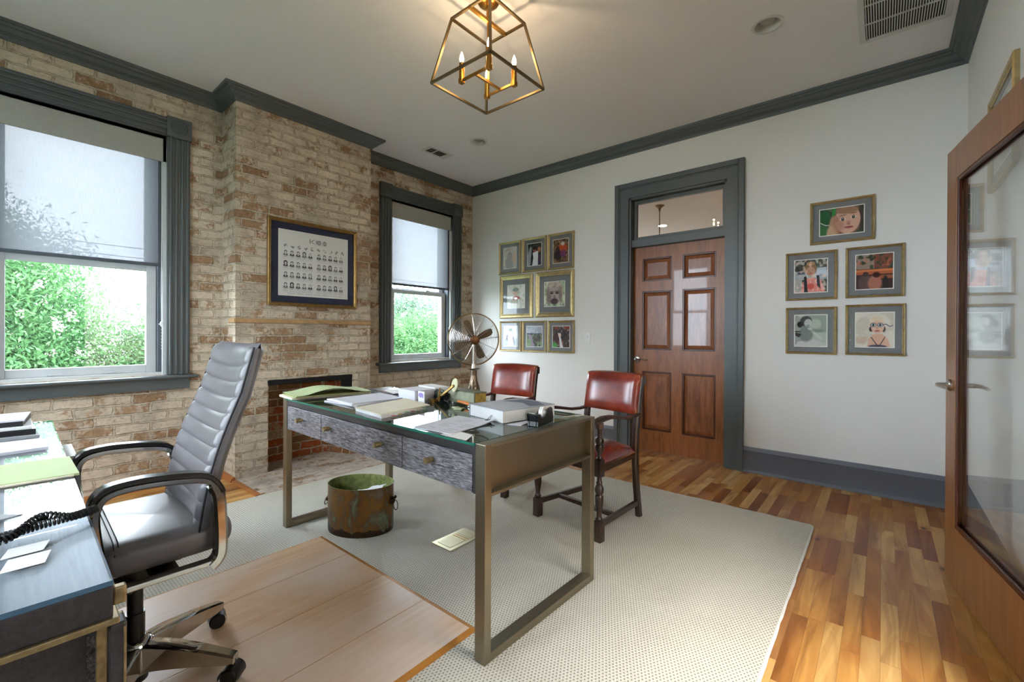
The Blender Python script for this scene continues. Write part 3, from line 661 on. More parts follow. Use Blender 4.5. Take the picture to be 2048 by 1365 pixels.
# ------------------------------------------------------------------ ceiling fittings
def can(loc, label):
    t = thing('recessed_light', label, 'ceiling light', loc, 0, None)
    b = MB(); b.lathe([(.088, 0), (.086, -.005), (.070, -.006), (.066, 0), (.060, .0)], 32, cap=False); b.build('trim_ring', M['canlight'], t, smooth=True)
    b = MB(); b.lathe([(.066, -.004), (.061, -.001), (.056, -.0005)], 32, cap=False); b.lathe([(.0005, -.0035), (.03, -.004), (.05, -.003), (.056, -.0006)], 32, cap=False); b.build('lens', M['bulblens'], t, smooth=True)
    return t
def can_deep(loc, label):
    """open can set up into the ceiling: ring, sloped reflector, lamp face"""
    t = thing('recessed_light', label, 'ceiling light', loc, 0, None)
    b = MB(); b.lathe([(.090, 0), (.088, -.005), (.072, -.006), (.070, -.001)], 36, cap=False); b.build('trim_ring', M['canlight'], t, smooth=True)
    b = MB(); b.lathe([(.071, -.004), (.056, .06)], 36, cap=False); b.build('reflector', M['canlight'], t, smooth=True)
    b = MB(); b.lathe([(.0005, .016), (.028, .017), (.040, .023), (.044, .035), (.044, .058)], 28, cap=False); b.build('lamp_face', M['bulblens'], t, smooth=True)
    return t
def hole_in_ceiling(x, y, r=.071):
    o = bpy.data.objects['ceiling']; me = o.data
    b = MB(); b.lathe([(r, H-.02), (r, H+.07)], 36, (x, y, 0)); c = b.build('cut', M['canlight'])
    m = o.modifiers.new('cut', 'BOOLEAN'); m.object = c; m.operation = 'DIFFERENCE'; m.solver = 'EXACT'
    dg = bpy.context.evaluated_depsgraph_get(); nm = bpy.data.meshes.new_from_object(o.evaluated_get(dg)); o.modifiers.clear(); o.data = nm
    bpy.data.objects.remove(c)
for (x, y, lb) in ((-.553, 3.10, 'unlit round recessed light in the ceiling beside the large slotted vent'), (-3.098, 3.18, 'small unlit round recessed light near the fireplace corner of the ceiling'), (-1.16, 1.66, 'recessed light at the top edge of view, right behind the lantern')):
    if y > 2: hole_in_ceiling(x, y); can_deep((x, y, H), lb)
def register():
    t = thing('ceiling_vent', 'small white two-bank ceiling vent near the brick wall', 'vent', (-3.622, 3.10, H))
    b = MB(); x0, x1, y0, y1 = -.075, .078, -.155, .155; z = -.006
    fr = [((x0, y0), (x1, y0+.03)), ((x0, y1-.07), (x1, y1)), ((x0, y0+.03), (x0+.022, y1-.07)), ((x1-.022, y0+.03), (x1, y1-.07)), ((x0+.022, -.045), (x1-.022, -.032))]
    for (a, c) in fr: b.box((*a, z), (*c, 0))
    b.build('frame', M['vent'], t)
    b = MB(); b.box((x0+.02, y0+.028, -.001), (x1-.02, y1-.068, 0)); b.build('backing', M['ventdark'], t)
    b = MB()
    for k in range(9):
        xx = x0+.028+k*.0115; b.T = Matrix.Translation((xx, 0, -.003)) @ Matrix.Rotation(.6, 4, 'Y'); b.box((-.0032, y0+.03, -.0006), (.0032, y1-.07, .0006))
    b.T = None; b.build('louvre', M['valance'], t)
register()
def grille():
    t = thing('return_air_grille', 'large white slotted return air grille in the ceiling by the crown moulding', 'vent', (.09, 3.36, H))
    x0, x1, y0, y1 = -.212, .212, -.34, .33; b = MB()
    for a, c in (((x0, y0), (x1, y0+.032)), ((x0, y1-.032), (x1, y1)), ((x0, y0+.032), (x0+.03, y1-.032)), ((x1-.03, y0+.032), (x1, y1-.032))): b.box((*a, -.011), (*c, 0), .003)
    for yy in (.118, -.08): b.box((x0+.03, yy-.004, -.008), (x1-.03, yy+.004, -.001))
    b.build('frame', M['vent'], t); b = MB(); b.box((x0+.028, y0+.03, -.001), (x1-.028, y1-.03, 0)); b.build('backing', M['ventdark'], t)
    for k in range(30):
        b = MB(); xx = x0+.036+k*.01215; b.T = Matrix.Translation((xx, 0, -.0055)) @ Matrix.Rotation(.35, 4, 'Y'); b.box((-.0028, y0+.032, -.0010), (.0028, y1-.032, .0010)); b.T = None; b.build('slat', M['vent'], t)
grille()
def lantern():
    cx, cy = -1.728, 1.85; t = thing('lantern_chandelier', 'four candle brass lantern pendant in a tapered open cage hanging from the ceiling', 'chandelier', (cx, cy, H))
    zt, zb = 2.945-H, 2.578-H; a, c = .146, .224; s = .006
    def bar(b, p, q, w=s):
        p, q = Vector(p), Vector(q); d = (q-p).normalized(); ref = Vector((0, 0, 1)) if abs(d.z) < .8 else Vector((1, 0, 0)); n1 = d.cross(ref).normalized(); n2 = d.cross(n1)
        vs = [r+n1*i*w+n2*j*w for r in (p-d*w*.5, q+d*w*.5) for i, j in ((-1, -1), (1, -1), (1, 1), (-1, 1))]
        b.add(vs, [(0, 1, 2, 3), (7, 6, 5, 4)]+[(i, (i+1) % 4, 4+(i+1) % 4, 4+i) for i in range(4)])
    b = MB(); sq = [(-1, -1), (1, -1), (1, 1), (-1, 1)]
    for i in range(4):
        u, v = sq[i], sq[(i+1) % 4]
        bar(b, (u[0]*a, u[1]*a, zt), (v[0]*a, v[1]*a, zt)); bar(b, (u[0]*c, u[1]*c, zb), (v[0]*c, v[1]*c, zb)); bar(b, (u[0]*a, u[1]*a, zt), (u[0]*c, u[1]*c, zb))
    b.build('cage', M['cage'], t)
    b = MB(); bar(b, (0, -a, zt), (0, a, zt), .009); bar(b, (0, 0, zt), (0, 0, 2.60-H), .005); b.tube([(0, 0, zt), (0, 0, -.02)], .012, 12); b.build('stem', M['brass'], t)
    b = MB(); b.lathe([(.0005, -.05), (.03, -.048), (.055, -.038), (.066, -.02), (.068, 0)], 28); b.build('canopy', M['brass'], t, smooth=True)
    b = MB(); k = .105; za = 2.60-H
    for yy in (-k, k): bar(b, (-k, yy, za), (k, yy, za), .006)
    bar(b, (0, -k, za), (0, k, za), .006); b.build('candle_arm', M['brass'], t)
    for i, (u, v) in enumerate(((-k, -k), (k, -k), (k, k), (-k, k))):
        b = MB(); b.box((u-.014, v-.014, za-.016), (u+.014, v+.014, za+.012), .002); b.box((u-.011, v-.011, za+.012), (u+.011, v+.011, za+.10), .001); q = b.build('candle_sleeve', M['brass'], t)
        b = MB(); z = za+.10; b.lathe([(.005, 0), (.011, .012), (.0125, .022), (.010, .038), (.005, .052), (.0012, .062)], 14, (u, v, z)); b.build('candle_bulb', M['flame'], q, smooth=True)
        l = bpy.data.lights.new('candle_glow', 'POINT'); l.energy = .5; l.color = (1, .72, .42); l.shadow_soft_size = .012; lo = bpy.data.objects.new('candle_glow', l); COL.objects.link(lo); lo.location = (cx+u, cy+v, H+z+.085)
lantern()

# ------------------------------------------------------------------ outside: trees, lawn, wires
GZ = -3.2
b = MB(); b.box((-40, -30, GZ-.2), (20, 40, GZ)); struct(b.build('ground', M['lawn']))
RNG = np.random.default_rng(5)
def tree(name, label, cx, cy, top, rad, n, mat, leafsize=.07, blossoms=0, trunk=True, low=None, seed=1):
    rng = np.random.default_rng(seed)
    t = thing(name, label, 'tree', (cx, cy, GZ), 0, None)
    low = GZ+1.0 if low is None else low; hz = (top-low)/2; cz_ = (top+low)/2-GZ
    # lumpy crown: leaves gathered round branch ends
    nb = max(30, n//90); d = rng.normal(size=(nb, 3)); d /= np.linalg.norm(d, axis=1)[:, None]; rr = rng.uniform(.45, .93, nb)
    bc = d*rr[:, None]*np.array([rad, rad, hz])
    idx = rng.integers(0, nb, n); p = bc[idx]+rng.normal(size=(n, 3))*np.array([.21, .21, .17])*rad*.62
    p[:, 2] += cz_
    a = rng.normal(size=(n, 3)); a /= np.linalg.norm(a, axis=1)[:, None]; q = rng.normal(size=(n, 3)); q -= (q*a).sum(1)[:, None]*a; q /= np.linalg.norm(q, axis=1)[:, None]
    L = leafsize*rng.uniform(.6, 1.25, n)[:, None]
    v = np.stack([p-a*L, p+q*L*.36, p+a*L, p-q*L*.36], 1).reshape(-1, 3)
    me = bpy.data.meshes.new('foliage'); me.from_pydata(v.tolist(), [], np.arange(4*n).reshape(-1, 4).tolist()); me.materials.append(mat)
    o = bpy.data.objects.new('foliage', me); COL.objects.link(o); o.parent = t
    if blossoms:
        nb2 = blossoms; k = rng.integers(0, nb, nb2); dirn = bc[k]/np.linalg.norm(bc[k], axis=1)[:, None]
        cc = bc[k]+dirn*rad*.14+rng.normal(size=(nb2, 3))*rad*.12; m_ = 26
        c2 = np.repeat(cc, m_, 0)+rng.normal(size=(nb2*m_, 3))*np.array([.045, .045, .05]); c2[:, 2] += cz_; nn = len(c2)
        a = rng.normal(size=(nn, 3)); a /= np.linalg.norm(a, axis=1)[:, None]; q = rng.normal(size=(nn, 3)); q -= (q*a).sum(1)[:, None]*a; q /= np.linalg.norm(q, axis=1)[:, None]
        L = .022; v = np.stack([c2-a*L, c2+q*L, c2+a*L, c2-q*L], 1).reshape(-1, 3)
        me = bpy.data.meshes.new('blossoms'); me.from_pydata(v.tolist(), [], np.arange(4*nn).reshape(-1, 4).tolist()); me.materials.append(M['blossom'])
        o = bpy.data.objects.new('blossoms', me); COL.objects.link(o); o.parent = t
    b = MB()
    for k in range(3):
        an = k*2.1; b.tube([(0, 0, 0), (cos(an)*.15, sin(an)*.15, 1.2), (cos(an)*rad*.4, sin(an)*rad*.4, cz_), (cos(an)*rad*.5, sin(an)*rad*.5, cz_+hz*.6)], [.09, .07, .045, .012], 7)
    b.build('trunk', M['bark'], t, smooth=True)
    return t
tree('crape_myrtle_tree', 'dense green crape myrtle with white blooms filling the large window', -14.9, -.7, 4.15, 3.1, 190000, M['leaf'], .055, 190, low=-2.6, seed=3)
tree('crape_myrtle_tree', 'lower crape myrtle seen along the far edge of the large window', -14.4, 3.6, 2.15, 1.85, 80000, M['leaf'], .052, 80, low=-2.6, seed=4)
tree('crape_myrtle_tree', 'bright green flowering tree standing in the narrow window', -17, 13.2, 2.1, 2.9, 110000, M['leaf'], .06, 190, low=-2.4, seed=6)
tree('far_tree', 'pale hazy tree rising behind the flowering tree in the narrow window', -26, 21.0, 4.6, 4.2, 26000, M['leaf2'], .15, 0, low=-3.0, seed=7)
tree('far_tree', 'feathery pale tree crown between the two windows, far behind the house', -34, 16.5, 4.4, 4.4, 20000, M['leaf2'], .16, 0, low=-3.0, seed=8)
tree('garden_tree', 'green tree reflected in the picture glass, outside the front windows', -.7, -9.2, 4.1, 3.4, 50000, M['leaf'], .09, 60, low=-3.0, seed=9)
for k, (z0, z1) in enumerate(((3.10, 2.96), (2.86, 2.73))):
    b = MB(); b.tube([(-14, -8+2.6*i, (z0-(z0-z1)*i/12)-.06*sin(pi*i/12)+.2) for i in range(13)], .012, 5)
    tag(b.build('power_line', M['black']), ('upper' if k == 0 else 'lower')+' thin overhead wire seen through the window shades', 'wire', None)

# ------------------------------------------------------------------ framed pictures
def lin(a):
    a = np.clip(a, 0, 1); return np.where(a <= .04045, a/12.92, ((a+.055)/1.055)**2.4)
class Cv:
    """small procedural canvas; u to the right, v down, both 0..1"""
    def __init__(s, w, h, bg=(128, 128, 128), seed=0):
        s.w, s.h = w, h; s.u, s.v = np.meshgrid((np.arange(w)+.5)/w, (np.arange(h)+.5)/h); s.a = np.ones((h, w, 3))*np.array(bg)/255.; s.r = np.random.default_rng(seed); s.asp = h/w
    def noise(s, n):
        g = s.r.random((n+2, n+2)); x = s.u*n; y = s.v*n; i = x.astype(int); j = y.astype(int); fx = x-i; fy = y-j
        return (g[j, i]*(1-fx)+g[j, i+1]*fx)*(1-fy)+(g[j+1, i]*(1-fx)+g[j+1, i+1]*fx)*fy
    def put(s, m, c): m = np.clip(m, 0, 1)[..., None]; s.a = s.a*(1-m)+np.array(c)/255.*m; return s
    def tex(s, n, c, amt=1, thr=.55, soft=.12): return s.put(amt*np.clip((s.noise(n)-thr)/soft, 0, 1), c)
    def ell(s, cx, cy, rx, ry, c, soft=.06, rot=0, amt=1):
        dx = (s.u-cx); dy = (s.v-cy); x = dx*cos(rot)+dy*sin(rot)*s.asp; y = -dx*sin(rot)/s.asp+dy*cos(rot)
        d = np.sqrt((x/rx)**2+(y/ry)**2); return s.put(amt*np.clip((1-d)/soft+.5, 0, 1), c)
    def rect(s, x0, y0, x1, y1, c, amt=1): return s.put(amt*((s.u >= x0) & (s.u < x1) & (s.v >= y0) & (s.v < y1)), c)
    def grad(s, c0, c1, y0=0, y1=1):
        t = np.clip((s.v-y0)/(y1-y0), 0, 1)[..., None]; s.a = np.array(c0)/255.*(1-t)+np.array(c1)/255.*t; return s
    def poly(s, pts, c, amt=1):
        ins = np.zeros_like(s.u, bool); n = len(pts)
        for i in range(n):
            x0, y0 = pts[i]; x1, y1 = pts[(i+1) % n]
            cnd = ((y0 > s.v) != (y1 > s.v)) & (s.u < (x1-x0)*(s.v-y0)/((y1-y0) or 1e-9)+x0); ins ^= cnd
        return s.put(amt*ins, c)
    def grain(s, k=.05): s.a = np.clip(s.a+(s.r.random((s.h, s.w, 1))-.5)*k, 0, 1); return s
def face(c, cx, cy, r, skin, hair, eye=(40, 30, 26), smile=1, dark=None, brow=True):
    dk = dark or tuple(int(v*.72) for v in skin); A = c.w/c.h
    c.ell(cx, cy, r, r*1.25*A, skin, .1)
    c.ell(cx-r*.3, cy+r*.45*A, r*.5, r*.4*A, dk, .8, amt=.25)
    for sx in (-1, 1):
        c.ell(cx+sx*r*.42, cy-r*.12*A, r*.19, r*.10*A, (236, 230, 224), .3); c.ell(cx+sx*r*.42, cy-r*.12*A, r*.10, r*.11*A, eye, .3)
        if brow: c.ell(cx+sx*r*.44, cy-r*.36*A, r*.24, r*.045*A, hair, .5, rot=sx*.12)
    c.ell(cx, cy+r*.22*A, r*.14, r*.20*A, dk, .6, amt=.7); c.ell(cx, cy+r*.60*A, r*.34*smile, r*.085*A, (150, 74, 70), .4)
def P_r1a(w, h):
    c = Cv(w, h, (196, 192, 186), 1).tex(6, (222, 214, 204)).tex(9, (150, 148, 146), .6, .6); c.ell(.5, .34, .16, .14, (146, 142, 140), .4); c.ell(.45, .72, .3, .36, (158, 154, 150), .3); c.ell(.85, .5, .16, .3, (206, 178, 158), .5); return c.grain()
def P_r1b(w, h):
    c = Cv(w, h, (26, 28, 30), 2).tex(9, (58, 74, 52), .8).tex(5, (86, 84, 90), .5); c.poly([(.0, .5), (.22, .1), (.32, .2), (.2, 1), (.0, 1)], (146, 152, 166)); c.poly([(.38, .42), (.78, .34), (.74, 1), (.34, 1), (.42, .65)], (224, 224, 232)); c.ell(.52, .30, .11, .10, (176, 92, 76), .2); c.ell(.52, .22, .15, .07, (50, 24, 22), .3); c.ell(.85, .3, .12, .12, (176, 116, 90), .3); c.ell(.9, .8, .13, .3, (70, 50, 86), .4); return c.grain()
def P_r1c(w, h):
    c = Cv(w, h, (112, 86, 62), 3).tex(16, (160, 128, 94), .8).tex(20, (56, 40, 32), .9); c.ell(.62, .4, .3, .2, (196, 78, 40), .4); c.ell(.63, .2, .12, .08, (206, 198, 190), .3); c.ell(.3, .42, .13, .12, (70, 34, 30), .3); c.ell(.3, .66, .24, .22, (40, 28, 42), .4); c.ell(.66, .62, .2, .16, (112, 54, 96), .5); return c.grain(.12)
def P_r2a(w, h):
    c = Cv(w, h, (228, 226, 222), 4).tex(5, (206, 196, 188), .6); c.poly([(.12, 1), (.22, .55), (.5, .45), (.75, .55), (.85, 1)], (212, 206, 196)); c.poly([(.3, .55), (.5, .46), (.72, .54), (.76, .64), (.3, .64)], (176, 70, 72)); c.ell(.48, .30, .14, .15, (216, 176, 158), .2); c.ell(.48, .20, .17, .09, (134, 146, 140), .25); c.rect(.3, .22, .66, .245, (110, 120, 118)); c.ell(.5, .58, .1, .05, (238, 230, 220), .4); c.tex(12, (158, 182, 152), .5, .62).rect(.62, .6, .72, 1, (238, 240, 240), .8); return c.grain()
def P_r2b(w, h):
    c = Cv(w, h, (176, 196, 164), 5).tex(3, (214, 220, 198), .8, .45).tex(4, (84, 112, 82), .6, .6); c.ell(.5, .42, .42, .46, (176, 160, 150), .15); c.ell(.5, .12, .34, .14, (196, 184, 172), .3)
    c.ell(.5, .55, .29, .36, (176, 160, 158), .12); c.tex(14, (120, 104, 104), .35, .6)
    for sx in (-1, 1): c.ell(.5+sx*.13, .47, .085, .03, (30, 26, 28), .4); c.ell(.5+sx*.13, .41, .10, .018, (60, 52, 54), .4)
    c.ell(.5, .62, .055, .07, (134, 118, 118), .5); c.ell(.5, .80, .19, .12, (86, 70, 78), .4); c.ell(.5, .74, .10, .022, (60, 36, 40), .4)
    for k in range(9): c.ell(.14+k*.02, .55+k*.03, .012, .34, (120, 104, 98), .6, rot=.1, amt=.7); c.ell(.86-k*.016, .6, .01, .32, (128, 112, 104), .6, rot=-.12, amt=.7)
    return c.grain()
def P_r3a(w, h):
    c = Cv(w, h, (170, 180, 186), 6).tex(7, (206, 214, 216), .7); c.rect(0, .62, 1, 1, (120, 132, 140), .6); c.ell(.5, .2, .13, .1, (92, 132, 102), .25); c.ell(.5, .32, .1, .09, (196, 156, 142), .25); c.poly([(.3, .45), (.5, .4), (.72, .46), (.66, .8), (.34, .8)], (206, 164, 170)); c.poly([(.3, .8), (.7, .8), (.66, 1), (.3, 1)], (214, 208, 200)); c.poly([(.2, .44), (.32, .44), (.28, .72), (.16, .7)], (96, 70, 84)); c.poly([(.72, .46), (.84, .9), (.78, .98), (.64, .6)], (78, 62, 72)); return c.grain(.1)
def P_r3b(w, h):
    c = Cv(w, h, seed=7).grad((160, 168, 182), (206, 208, 214), 0, .35); c.rect(0, .34, 1, .4, (86, 92, 108)); c.rect(0, .4, 1, 1, (120, 144, 104)); c.tex(14, (50, 44, 46), .85, .5); c.rect(0, 0, 1, .34, (176, 182, 194), .8); c.poly([(.1, .42), (.3, .42), (.52, 1), (.3, 1)], (150, 132, 156), .9); c.ell(.72, .6, .3, .2, (70, 58, 56), .6, amt=.6); c.rect(0, .62, .3, 1, (118, 150, 96), .7); return c.grain(.14)
def P_r3c(w, h):
    c = Cv(w, h, (64, 50, 46), 8).tex(4, (132, 52, 34), .9, .5).tex(10, (190, 186, 184), .7, .68); c.ell(.5, .4, .3, .26, (34, 30, 34), .2); c.ell(.2, .6, .22, .25, (60, 34, 30), .4); c.poly([(.3, .3), (.44, .38), (.62, 1), (.44, 1), (.4, .6)], (216, 210, 212)); c.ell(.42, .42, .09, .1, (214, 190, 180), .3); c.ell(.12, .9, .16, .13, (70, 150, 64), .5); c.tex(16, (220, 216, 220), .4, .7); return c.grain(.1)
def P_A(w, h):
    c = Cv(w, h, (82, 104, 78), 9).tex(4, (36, 58, 42), .9, .5); c.ell(.06, .95, .26, .3, (56, 116, 66), .3); c.ell(.12, .34, .13, .3, (16, 92, 44), .2)
    for k in range(40): c.ell(.02+.0085*k, .5+.12*sin(k*.08), .012, .02, (206, 204, 192), .6, amt=.7)
    c.ell(.62, .46, .36, .62, (120, 88, 66), .1); c.ell(.33, .78, .12, .5, (178, 140, 106), .3); c.ell(.28, .95, .12, .3, (200, 164, 128), .4); c.ell(.93, .4, .05, .5, (64, 48, 42), .3)
    c.ell(.64, .48, .285, .52, (214, 168, 146), .06); c.ell(.38, .42, .05, .13, (186, 136, 112), .2); c.ell(.44, .66, .12, .3, (166, 112, 92), .8, amt=.5); c.ell(.62, .13, .26, .13, (156, 118, 88), .4)
    c.poly([(.3, .0), (.38, .0), (.36, .25), (.28, .32)], (30, 140, 60))
    for x, y in ((.53, .45), (.77, .40)):
        c.ell(x, y, .062, .058, (232, 226, 220), .3); c.ell(x, y, .036, .062, (44, 34, 30), .3); c.ell(x, y-.02, .01, .018, (235, 235, 235), .4); c.ell(x, y-.14, .09, .02, (134, 96, 70), .5, rot=-.1)
    c.ell(.66, .60, .05, .08, (190, 140, 120), .6); c.ell(.66, .655, .04, .02, (150, 96, 84), .5); c.ell(.67, .77, .10, .045, (170, 84, 84), .35); c.ell(.67, .762, .09, .012, (120, 54, 54), .5); return c.grain(.03)
def P_B(w, h):
    c = Cv(w, h, (66, 70, 60), 10).tex(10, (206, 206, 190), .8, .62).tex(12, (34, 44, 34), .8, .5); c.rect(0, .35, 1, .62, (188, 194, 202), .85).rect(.1, .36, .34, .44, (60, 66, 80), .8).rect(.62, .26, .98, .56, (206, 216, 228), .9); c.tex(12, (120, 130, 140), .5, .62); c.rect(0, .62, .24, 1, (214, 210, 200), .7)
    c.ell(.5, .28, .19, .2, (134, 102, 66), .2); c.ell(.5, .12, .13, .06, (176, 140, 96), .3); face(c, .5, .36, .135, (196, 146, 116), (120, 84, 56)); c.poly([(.2, 1), (.26, .68), (.42, .56), (.6, .56), (.82, .64), (.94, 1)], (222, 140, 128)); c.tex(14, (244, 206, 190), .6, .6); c.poly([(.29, .52), (.37, .50), (.42, 1), (.30, 1)], (34, 36, 44)); c.poly([(.68, .48), (.76, .5), (.8, .9), (.7, .8)], (46, 48, 56)); c.ell(.5, .82, .11, .09, (206, 84, 66), .4); return c.grain(.05)
def P_C(w, h):
    c = Cv(w, h, (120, 92, 70), 11).grad((150, 116, 96), (70, 40, 30)); c.rect(0, .0, .5, .42, (150, 138, 126), .7); c.rect(.5, 0, 1, .42, (120, 56, 34), .8); c.tex(12, (50, 62, 44), .9, .5); c.tex(15, (206, 110, 70), .5, .7); c.rect(0, .43, 1, .58, (176, 92, 52)); c.rect(0, .45, 1, .49, (214, 124, 70)); c.rect(0, .58, 1, 1, (60, 32, 26)); c.rect(.55, .62, 1, .72, (196, 110, 66), .7)
    c.ell(.26, .82, .2, .24, (86, 62, 58), .2); c.ell(.27, .57, .08, .07, (60, 38, 34), .2); c.ell(.52, .84, .19, .24, (176, 112, 92), .3); c.ell(.56, .6, .1, .08, (70, 30, 26), .2); c.ell(.8, .84, .07, .2, (26, 20, 22), .3); return c.grain(.06)
def P_D(w, h):
    c = Cv(w, h, (150, 158, 148), 12).tex(4, (186, 194, 182), .8, .5); c.poly([(0, 1), (.1, .85), (.6, .78), (1, .9), (1, 1)], (196, 196, 194)); c.ell(.36, .2, .19, .17, (52, 56, 56), .2); c.ell(.17, .3, .09, .1, (40, 42, 44), .3); c.ell(.43, .26, .13, .14, (186, 190, 184), .2); c.ell(.43, .33, .05, .015, (110, 100, 98), .4); c.ell(.36, .6, .22, .25, (120, 128, 122), .3)
    c.poly([(.4, .42), (.5, .40), (.88, .74), (.84, .82)], (196, 200, 194)); c.poly([(.0, .5), (.2, .52), (.2, .56), (.0, .55)], (60, 60, 60)); c.poly([(.02, .56), (.22, .6), (.14, .72), (.02, .66)], (40, 40, 42)); c.ell(.7, .5, .3, .05, (110, 128, 108), .5, amt=.5); return c.grain(.04)
def P_E(w, h):
    c = Cv(w, h, (206, 196, 180), 13).tex(4, (226, 220, 206), .8, .45); c.ell(.14, .8, .16, .12, (190, 150, 120), .5, amt=.5); c.ell(.56, .33, .2, .22, (226, 206, 178), .2); c.ell(.42, .48, .06, .08, (70, 54, 52), .3); c.ell(.74, .48, .05, .08, (70, 54, 52), .3)
    c.poly([(.3, 1), (.36, .72), (.5, .62), (.7, .62), (.84, .74), (.92, 1)], (222, 178, 152)); c.ell(.58, .42, .17, .19, (226, 184, 158), .1)
    for x in (.47, .65): c.ell(x, .36, .082, .06, (60, 60, 72), .2); c.ell(x, .36, .064, .046, (206, 208, 204), .25); c.ell(x, .36, .032, .036, (46, 56, 66), .3)
    for k in range(22): c.ell(.72+.012*k, .37-.03*sin(k*.3), .01, .012, (70, 74, 92), .5)
    c.ell(.57, .53, .07, .022, (176, 96, 88), .4); c.ell(.57, .445, .025, .025, (196, 146, 124), .5)
    for k in range(26): t = k/25; c.ell(.42+.16*t, .72+.24*t, .012, .012, (52, 52, 64), .5); c.ell(.78-.14*t, .70+.25*t, .012, .012, (52, 52, 64), .5)
    c.ell(.58, .99, .24, .06, (70, 70, 86), .3); c.tex(22, (230, 226, 220), .4, .7); return c.grain(.04)
def P_W(w, h): return Cv(w, h, (186, 190, 186), 14).tex(5, (150, 158, 156), .7, .5).tex(9, (206, 206, 200), .5, .6)
def P_comp(w, h):
    c = Cv(w, h, (212, 211, 206), 15)
    K = (58, 58, 62)
    def bust(x, y, k):
        hs = (k*7) % 5; col = [(50, 48, 50), (96, 94, 94), (40, 38, 42), (150, 148, 146), (70, 66, 66)][hs]
        r = .019*(1.4 if k % 7 == 3 else 1); c.ell(x, y-.022, r, r*1.2, col, .3); c.ell(x, y-.015, .0125, .018, (214, 212, 208), .4); c.ell(x, y-.009, .006, .002, (120, 110, 110), .4)
        c.ell(x, y+.020, .031, .020, (64, 64, 70) if k % 3 else (110, 110, 112), .3); c.ell(x, y+.010, .007, .010, (226, 226, 224), .4)
    k = 0
    for row in range(4):
        y = .355+row*.165
        for half in (0, 1):
            for j in range(5):
                x = (.09+j*.085) if half == 0 else (.555+j*.085)
                bust(x, y, k); k += 1
                c.rect(x-.034, y+.036, x+.034, y+.088 if row < 3 else y+.092, (168, 168, 166)); c.rect(x-.031, y+.040, x+.031, y+.084, (206, 205, 200)); c.rect(x-.02, y+.052, x+.02, y+.056, (120, 120, 120)); c.rect(x-.016, y+.066, x+.016, y+.069, (140, 140, 140))
            x0 = .05 if half == 0 else .515; c.rect(x0, y+.033, x0+.42, y+.037, (110, 110, 112))
    for j in range(10):
        x = .09+j*.092; c.tex(40, (120, 120, 120), 0); m = ((c.u-x)**2/.024**2+((c.v-.245)*1.0)**2/.03**2) < 1; c.put(m*(c.noise(60) > .5), (130, 130, 130))
    # two crests and a monogram block at the top
    for x, rr in ((.56, .03), (.64, .03)): c.ell(x, .125, rr, .035, (110, 112, 112), .2); c.ell(x, .125, rr*.65, .023, (196, 196, 192), .3); c.rect(x-.004, .10, x+.004, .15, (100, 100, 104))
    for p in ([(.42, .09), (.432, .09), (.432, .155), (.42, .155)], [(.44, .12), (.48, .09), (.494, .09), (.455, .122), (.494, .155), (.48, .155)], [(.505, .155), (.517, .09), (.525, .09), (.537, .155), (.529, .155), (.521, .105), (.513, .155)]): c.poly(p, (96, 98, 100))
    c.rect(.5, .165, .68, .169, (150, 150, 150))
    for j in range(46): c.rect(.10+j*.0175, .962, .10+j*.0175+.009, .972, (150, 150, 148), 1 if j % 7 else 0)
    return c
def canvas_mesh(name, c, T, wd, ht, parent):
    """c pixels become the colours of a finely divided flat print; T maps local (x right, z up) on the print's plane"""
    h, w = c.a.shape[:2]; xs = np.linspace(-wd/2, wd/2, w); zs = np.linspace(ht/2, -ht/2, h)
    X_, Z_ = np.meshgrid(xs, zs); v = np.stack([X_, np.zeros_like(X_), Z_], -1).reshape(-1, 3)
    i = np.arange(w-1)[None, :]+w*np.arange(h-1)[:, None]; f = np.stack([i, i+w, i+w+1, i+1], -1).reshape(-1, 4)
    me = bpy.data.meshes.new(name); me.from_pydata([tuple(T @ Vector(p)) for p in v.tolist()], [], f.tolist())
    at = me.color_attributes.new('print', 'FLOAT_COLOR', 'POINT'); col = np.ones((h*w, 4)); col[:, :3] = lin(c.a.reshape(-1, 3)); at.data.foreach_set('color', col.astype(np.float32).ravel())
    me.materials.append(M['print']); o = bpy.data.objects.new(name, me); COL.objects.link(o); o.parent = parent; return o
_m = NM('photo_print', .6, spec=.3); _a = _m.n('Attribute'); _a.attribute_name = 'print'; _m.base(_a.outputs['Color']); M['print'] = _m.m
